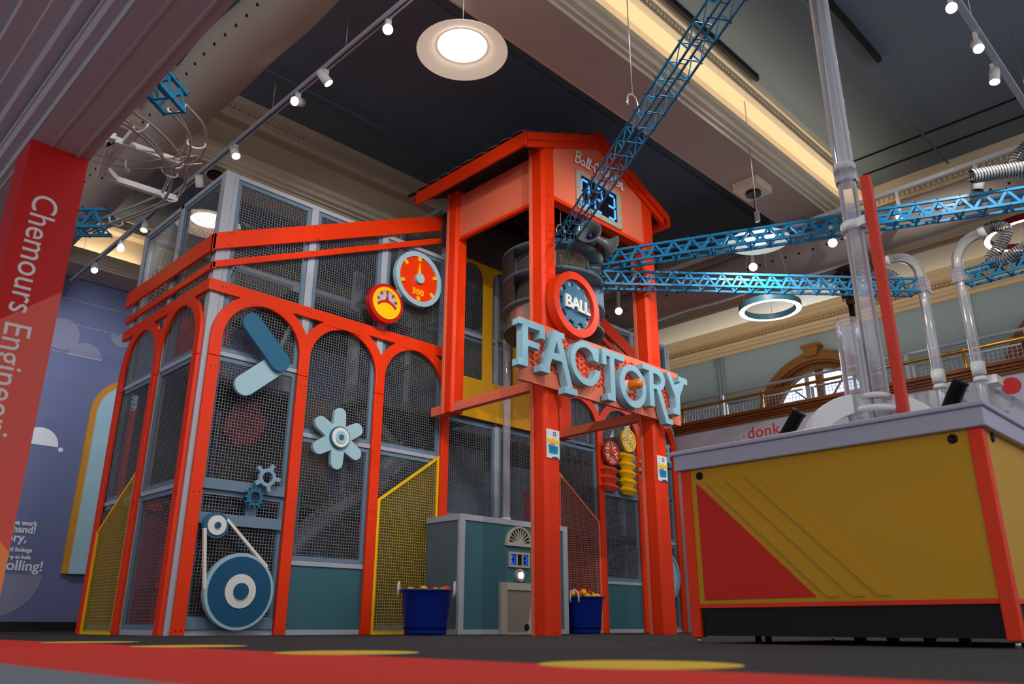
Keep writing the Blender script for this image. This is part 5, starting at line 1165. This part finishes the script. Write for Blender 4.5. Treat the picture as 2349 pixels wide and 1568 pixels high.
bolt(PX, 2.942, 1.055, (-1, 0, 0)); bolt(PX, 1.352, 1.06, (-1, 0, 0)); bolt(4.905, TY0 + .012, 1.075, (0, -1, 0)); bolt(6.5, TY0 + .012, 1.075, (0, -1, 0))
t.part('red_trim', frame_xy(.212, .235, -.008, .07), RED); t.part('kick_board', frame_xy(.045, .212, -.03, .07), BLKM)
for y in (2.207, 2.012, 1.803, 1.617): t.part('castor_wheel', MB().cyl((5.2, y - .02, .05), (5.2, y + .02, .05), .05, n=20), BLKM)
for y in (3.0, 2.93): t.part('inner_leg', MB().cyl((5.0, y - .22, 0), (5.0, y - .22, .06), .02, n=10), BLKM)
single('tall_pole', MB().box(5.64, 5.70, 1.865, 1.935, 1.2, 3.32), mat('pole_red', (206, 62, 42), .45), 'tall square red pole standing on the game table behind the clear tubes', 'pole', (5.67, 1.9, 1.2), bevel=.003)
t = Thing('clear_tube', 'tall wide clear acrylic tube rising from the game table to the ceiling', 'clear tube', (5.72, 2.06, 1.2))
tx, ty = 5.72, 2.06
t.part('upper_tube', MB().cyl((tx, ty, 3.40), (tx, ty, 6.9), .075, n=36, caps=False), CLR); t.part('lower_tube', MB().cyl((tx, ty, 1.2), (tx, ty, 3.45), .068, n=36, caps=False), CLR)
t.part('coupler', MB().lathe((tx, ty, 3.34), (0, 0, 1), [(.074, 0), (.074, .01), (.082, .03), (.082, .10), (.084, .10), (.084, .17), (.077, .17), (.077, .0), (.074, 0)], 36), clear('frosted_lilac_plastic', (.85, .82, .92), .5), 'frosted coupler ring')
t.part('clamp', MB().lathe((tx, ty, 2.93), (0, 0, 1), [(.07, 0), (.09, 0), (.09, .07), (.07, .07)], 30).bar((5.69, 1.99, 2.965), (5.67, 1.93, 2.965), .09, .07), PWHT, 'white clamp bracket')
t = Thing('clear_tube', 'short wide clear acrylic tube beside the tall one on the game table', 'clear tube', (5.60, 2.165, 1.2))
t.part('tube_wall', MB().cyl((5.60, 2.165, 1.2), (5.60, 2.165, 2.20), .082, n=36, caps=False), CLR); t.part('rim', MB().tube([(5.60 + .082 * math.cos(a * PI / 18), 2.165 + .082 * math.sin(a * PI / 18), 2.2) for a in range(36)], .005, 6, closed=True), CLR)
t = Thing('tripod_base', 'white arched plastic legs holding the clear tubes on the game table', 'tube stand', (5.68, 2.1, 1.2))
for a in (138, -42, 8):
    c, s_ = math.cos(math.radians(a)), math.sin(math.radians(a)); P = []
    for k in range(15):
        q = PI / 2 * k / 14; P.append(Vector((5.68 + c * (.11 + .42 * math.sin(q)), 2.1 + s_ * (.11 + .42 * math.sin(q)), 1.22 + .42 * math.cos(q) ** .9)))
    m = MB(); n = Vector((-s_, c, 0)) * .055; vs = []
    for p in P:
        o_ = Vector((5.68, 2.1, 1.2)); inner = o_ + Vector(((p - o_).x * (.88 - .16 * (p - o_).z / .46), (p - o_).y * (.88 - .16 * (p - o_).z / .46), (p - o_).z * .70)); vs += [p + n, p - n, inner - n, inner + n]
    fs = [(0, 1, 2, 3), tuple(len(vs) - 4 + i for i in (3, 2, 1, 0))]
    for k in range(len(P) - 1):
        for j in range(4): fs.append((k * 4 + j, k * 4 + (j + 1) % 4, (k + 1) * 4 + (j + 1) % 4, (k + 1) * 4 + j))
    m.add(vs, fs); t.part('arched_leg', m, PWHT, bevel=.006)
t.part('ring_collar', MB().lathe((5.68, 2.1, 1.50), (0, 0, 1), [(.15, 0), (.17, .01), (.17, .035), (.15, .045), (.14, .02), (.15, 0)], 36), PWHT); t.part('ring_collar', MB().lathe((5.68, 2.1, 1.60), (0, 0, 1), [(.12, 0), (.14, .01), (.13, .035), (.11, .04), (.12, 0)], 36), PWHT)
single('air_nozzle', MB().lathe((5.1, 2.57, 1.22), (0, -.62, .78), [(.001, -.02), (.045, -.02), (.045, .30), (.05, .30), (.05, .32), (.038, .32), (.034, .1), (.001, .1)], 28), BLK, 'tilted black pipe nozzle on the table, left of the clear tubes', 'nozzle', (5.1, 2.55, 1.2))
single('air_nozzle', MB().lathe((5.1, 1.51, 1.22), (0, -.50, .86), [(.001, -.02), (.045, -.02), (.045, .27), (.05, .27), (.05, .29), (.038, .29), (.034, .1), (.001, .1)], 28), BLK, 'tilted black pipe nozzle on the table, near its right corner', 'nozzle', (5.1, 1.5, 1.2))
single('table_hinge', MB().box(4.9, 4.95, 2.4, 2.5, 1.235, 1.26), CHRM, 'small metal catch on the tabletop at the foot of the white leg', 'catch', (4.92, 2.45, 1.23))

# ================================================================== WALL PIPES
def pipe(x, y, label, bend, zb=1.5):
    t = Thing('clear_pipe', label, 'clear pipe', (x, y, zb)); 
    t.part('pipe_wall', MB().cyl((x, y, zb), (x, y, 5.0), .072, n=24, caps=False), CLR)
    P = [(x, y, 5.0)] + bend; t.part('bent_pipe', MB().tube(P, .078, 18, caps=False), CLR)
    t.part('collar', MB().cyl((x, y, 3.43), (x, y, 3.62), .092, n=24), PWHT, 'white collar'); t.part('collar', MB().cyl((x, y, 3.34), (x, y, 3.40), .09, n=24), PWHT, 'white collar')
    t.part('wall_bracket', MB().box(x + .05, 13.0, y - .05, y + .03, 3.33, 3.38).box(x + .02, x + .3, y - .20, y - .04, 3.30, 3.42), PWHT)
    t.part('joint', MB().box(x - .10, x + .10, y - .09, y + .09, 4.84, 5.06), clear('clear_joint', (.9, .9, .95), .3))
    m = MB()
    for z in (4.88, 4.95, 5.02): m.tube([(x + .085 * math.cos(a * PI / 10), y + .085 * math.sin(a * PI / 10), z) for a in range(20)], .012, 6, closed=True)
    t.part('clamp_rings', m, CHRM); return t
def bendpts(x, y, dy, r, z=5.0, n=10): return [(x, y + dy * (r - r * math.cos(PI / 2 * k / n)), z + .15 + r * math.sin(PI / 2 * k / n)) for k in range(n + 1)]
PXX = 12.28
t = pipe(PXX, 3.56, 'left clear wall pipe with a bent top, behind the red pole', bendpts(PXX, 3.56, 1, .38))
t.part('cuff', MB().cyl((PXX, 3.94, 5.53), (PXX, 4.05, 5.53), .088, n=20), PWHT)
t = pipe(PXX, 3.03, 'right clear wall pipe with a bent top, near the right edge', bendpts(PXX, 3.03, -1, .36))
t.part('cuff', MB().cyl((PXX, 2.68, 5.52), (PXX, 2.58, 5.54), .088, n=20), PWHT)
def hose(path, label, r=.085, dark=0):
    Q = [Vector(p) for p in path]; Q = [Q[0] * 2 - Q[1]] + Q + [Q[-1] * 2 - Q[-2]]; P = []
    for i in range(1, len(Q) - 2):
        for k in range(10):
            t_ = k / 10; a, b, c, d = Q[i - 1:i + 3]; P.append(.5 * ((2 * b) + (c - a) * t_ + (2 * a - 5 * b + 4 * c - d) * t_ ** 2 + (3 * b - 3 * c + d - a) * t_ ** 3))
    P.append(Q[-1]); t = Thing('ribbed_hose', label, 'hose', tuple(path[0]))
    t.part('hose_skin', MB().tube(P, r * .96, 14, caps=False), HOSE)
    # helix wire
    m = MB(); tot = [0]
    for a, b in zip(P, P[1:]): tot.append(tot[-1] + (b - a).length)
    turns = int(tot[-1] / .035); H_ = []; up = None; n = turns * 10; j = 0
    for k in range(n + 1):
        s_ = tot[-1] * k / n
        while j < len(P) - 2 and tot[j + 1] < s_: j += 1
        f = (s_ - tot[j]) / max(1e-6, tot[j + 1] - tot[j]); p = P[j].lerp(P[j + 1], f); d = (P[j + 1] - P[j]).normalized()
        if up is None: up = d.cross(Vector((.3, .2, .9))).normalized()
        up = (up - d * up.dot(d)).normalized(); w_ = d.cross(up); a = 2 * PI * k / 10; H_.append(p + (up * math.cos(a) + w_ * math.sin(a)) * r)
    m.tube(H_, .007, 4); t.part('spiral_wire', m, mat('hose_wire', (70, 70, 66), .35, metal=.5)); return t
hose([(PXX, 4.05, 5.53), (PXX, 4.3, 5.50), (PXX, 4.42, 5.3), (PXX - .05, 4.2, 5.12), (PXX - .08, 4.0, 4.98)][0:1] + [(PXX, 4.25, 5.52), (PXX + .05, 4.30, 5.38), (PXX, 4.05, 5.30), (PXX - .05, 3.92, 5.15), (PXX - .1, 4.05, 5.02)], 'dark ribbed hose from the left clear pipe, behind the red pole')
hose([(PXX, 2.58, 5.54), (PXX, 2.45, 5.56), (PXX, 2.33, 5.44), (PXX, 2.46, 5.22), (PXX, 2.60, 5.08), (PXX - .03, 2.45, 5.0), (PXX - .06, 2.26, 5.05)], 'ribbed hose from the right clear pipe looping in front of the red ring lamp')
hose([(11, 1.1, 6.1), (11, 1.5, 6.0), (11, 1.80, 5.78), (11, 1.72, 5.60), (11, 1.45, 5.55), (11, 1.1, 5.62)], 'coiled grey ribbed hose at the upper right edge', .10)
hose([(10.1, 2.15, 5.32), (10.35, 1.8, 5.36), (10.6, 1.3, 5.34)], 'ribbed hose lying on the upper blue truss at the right edge', .09)
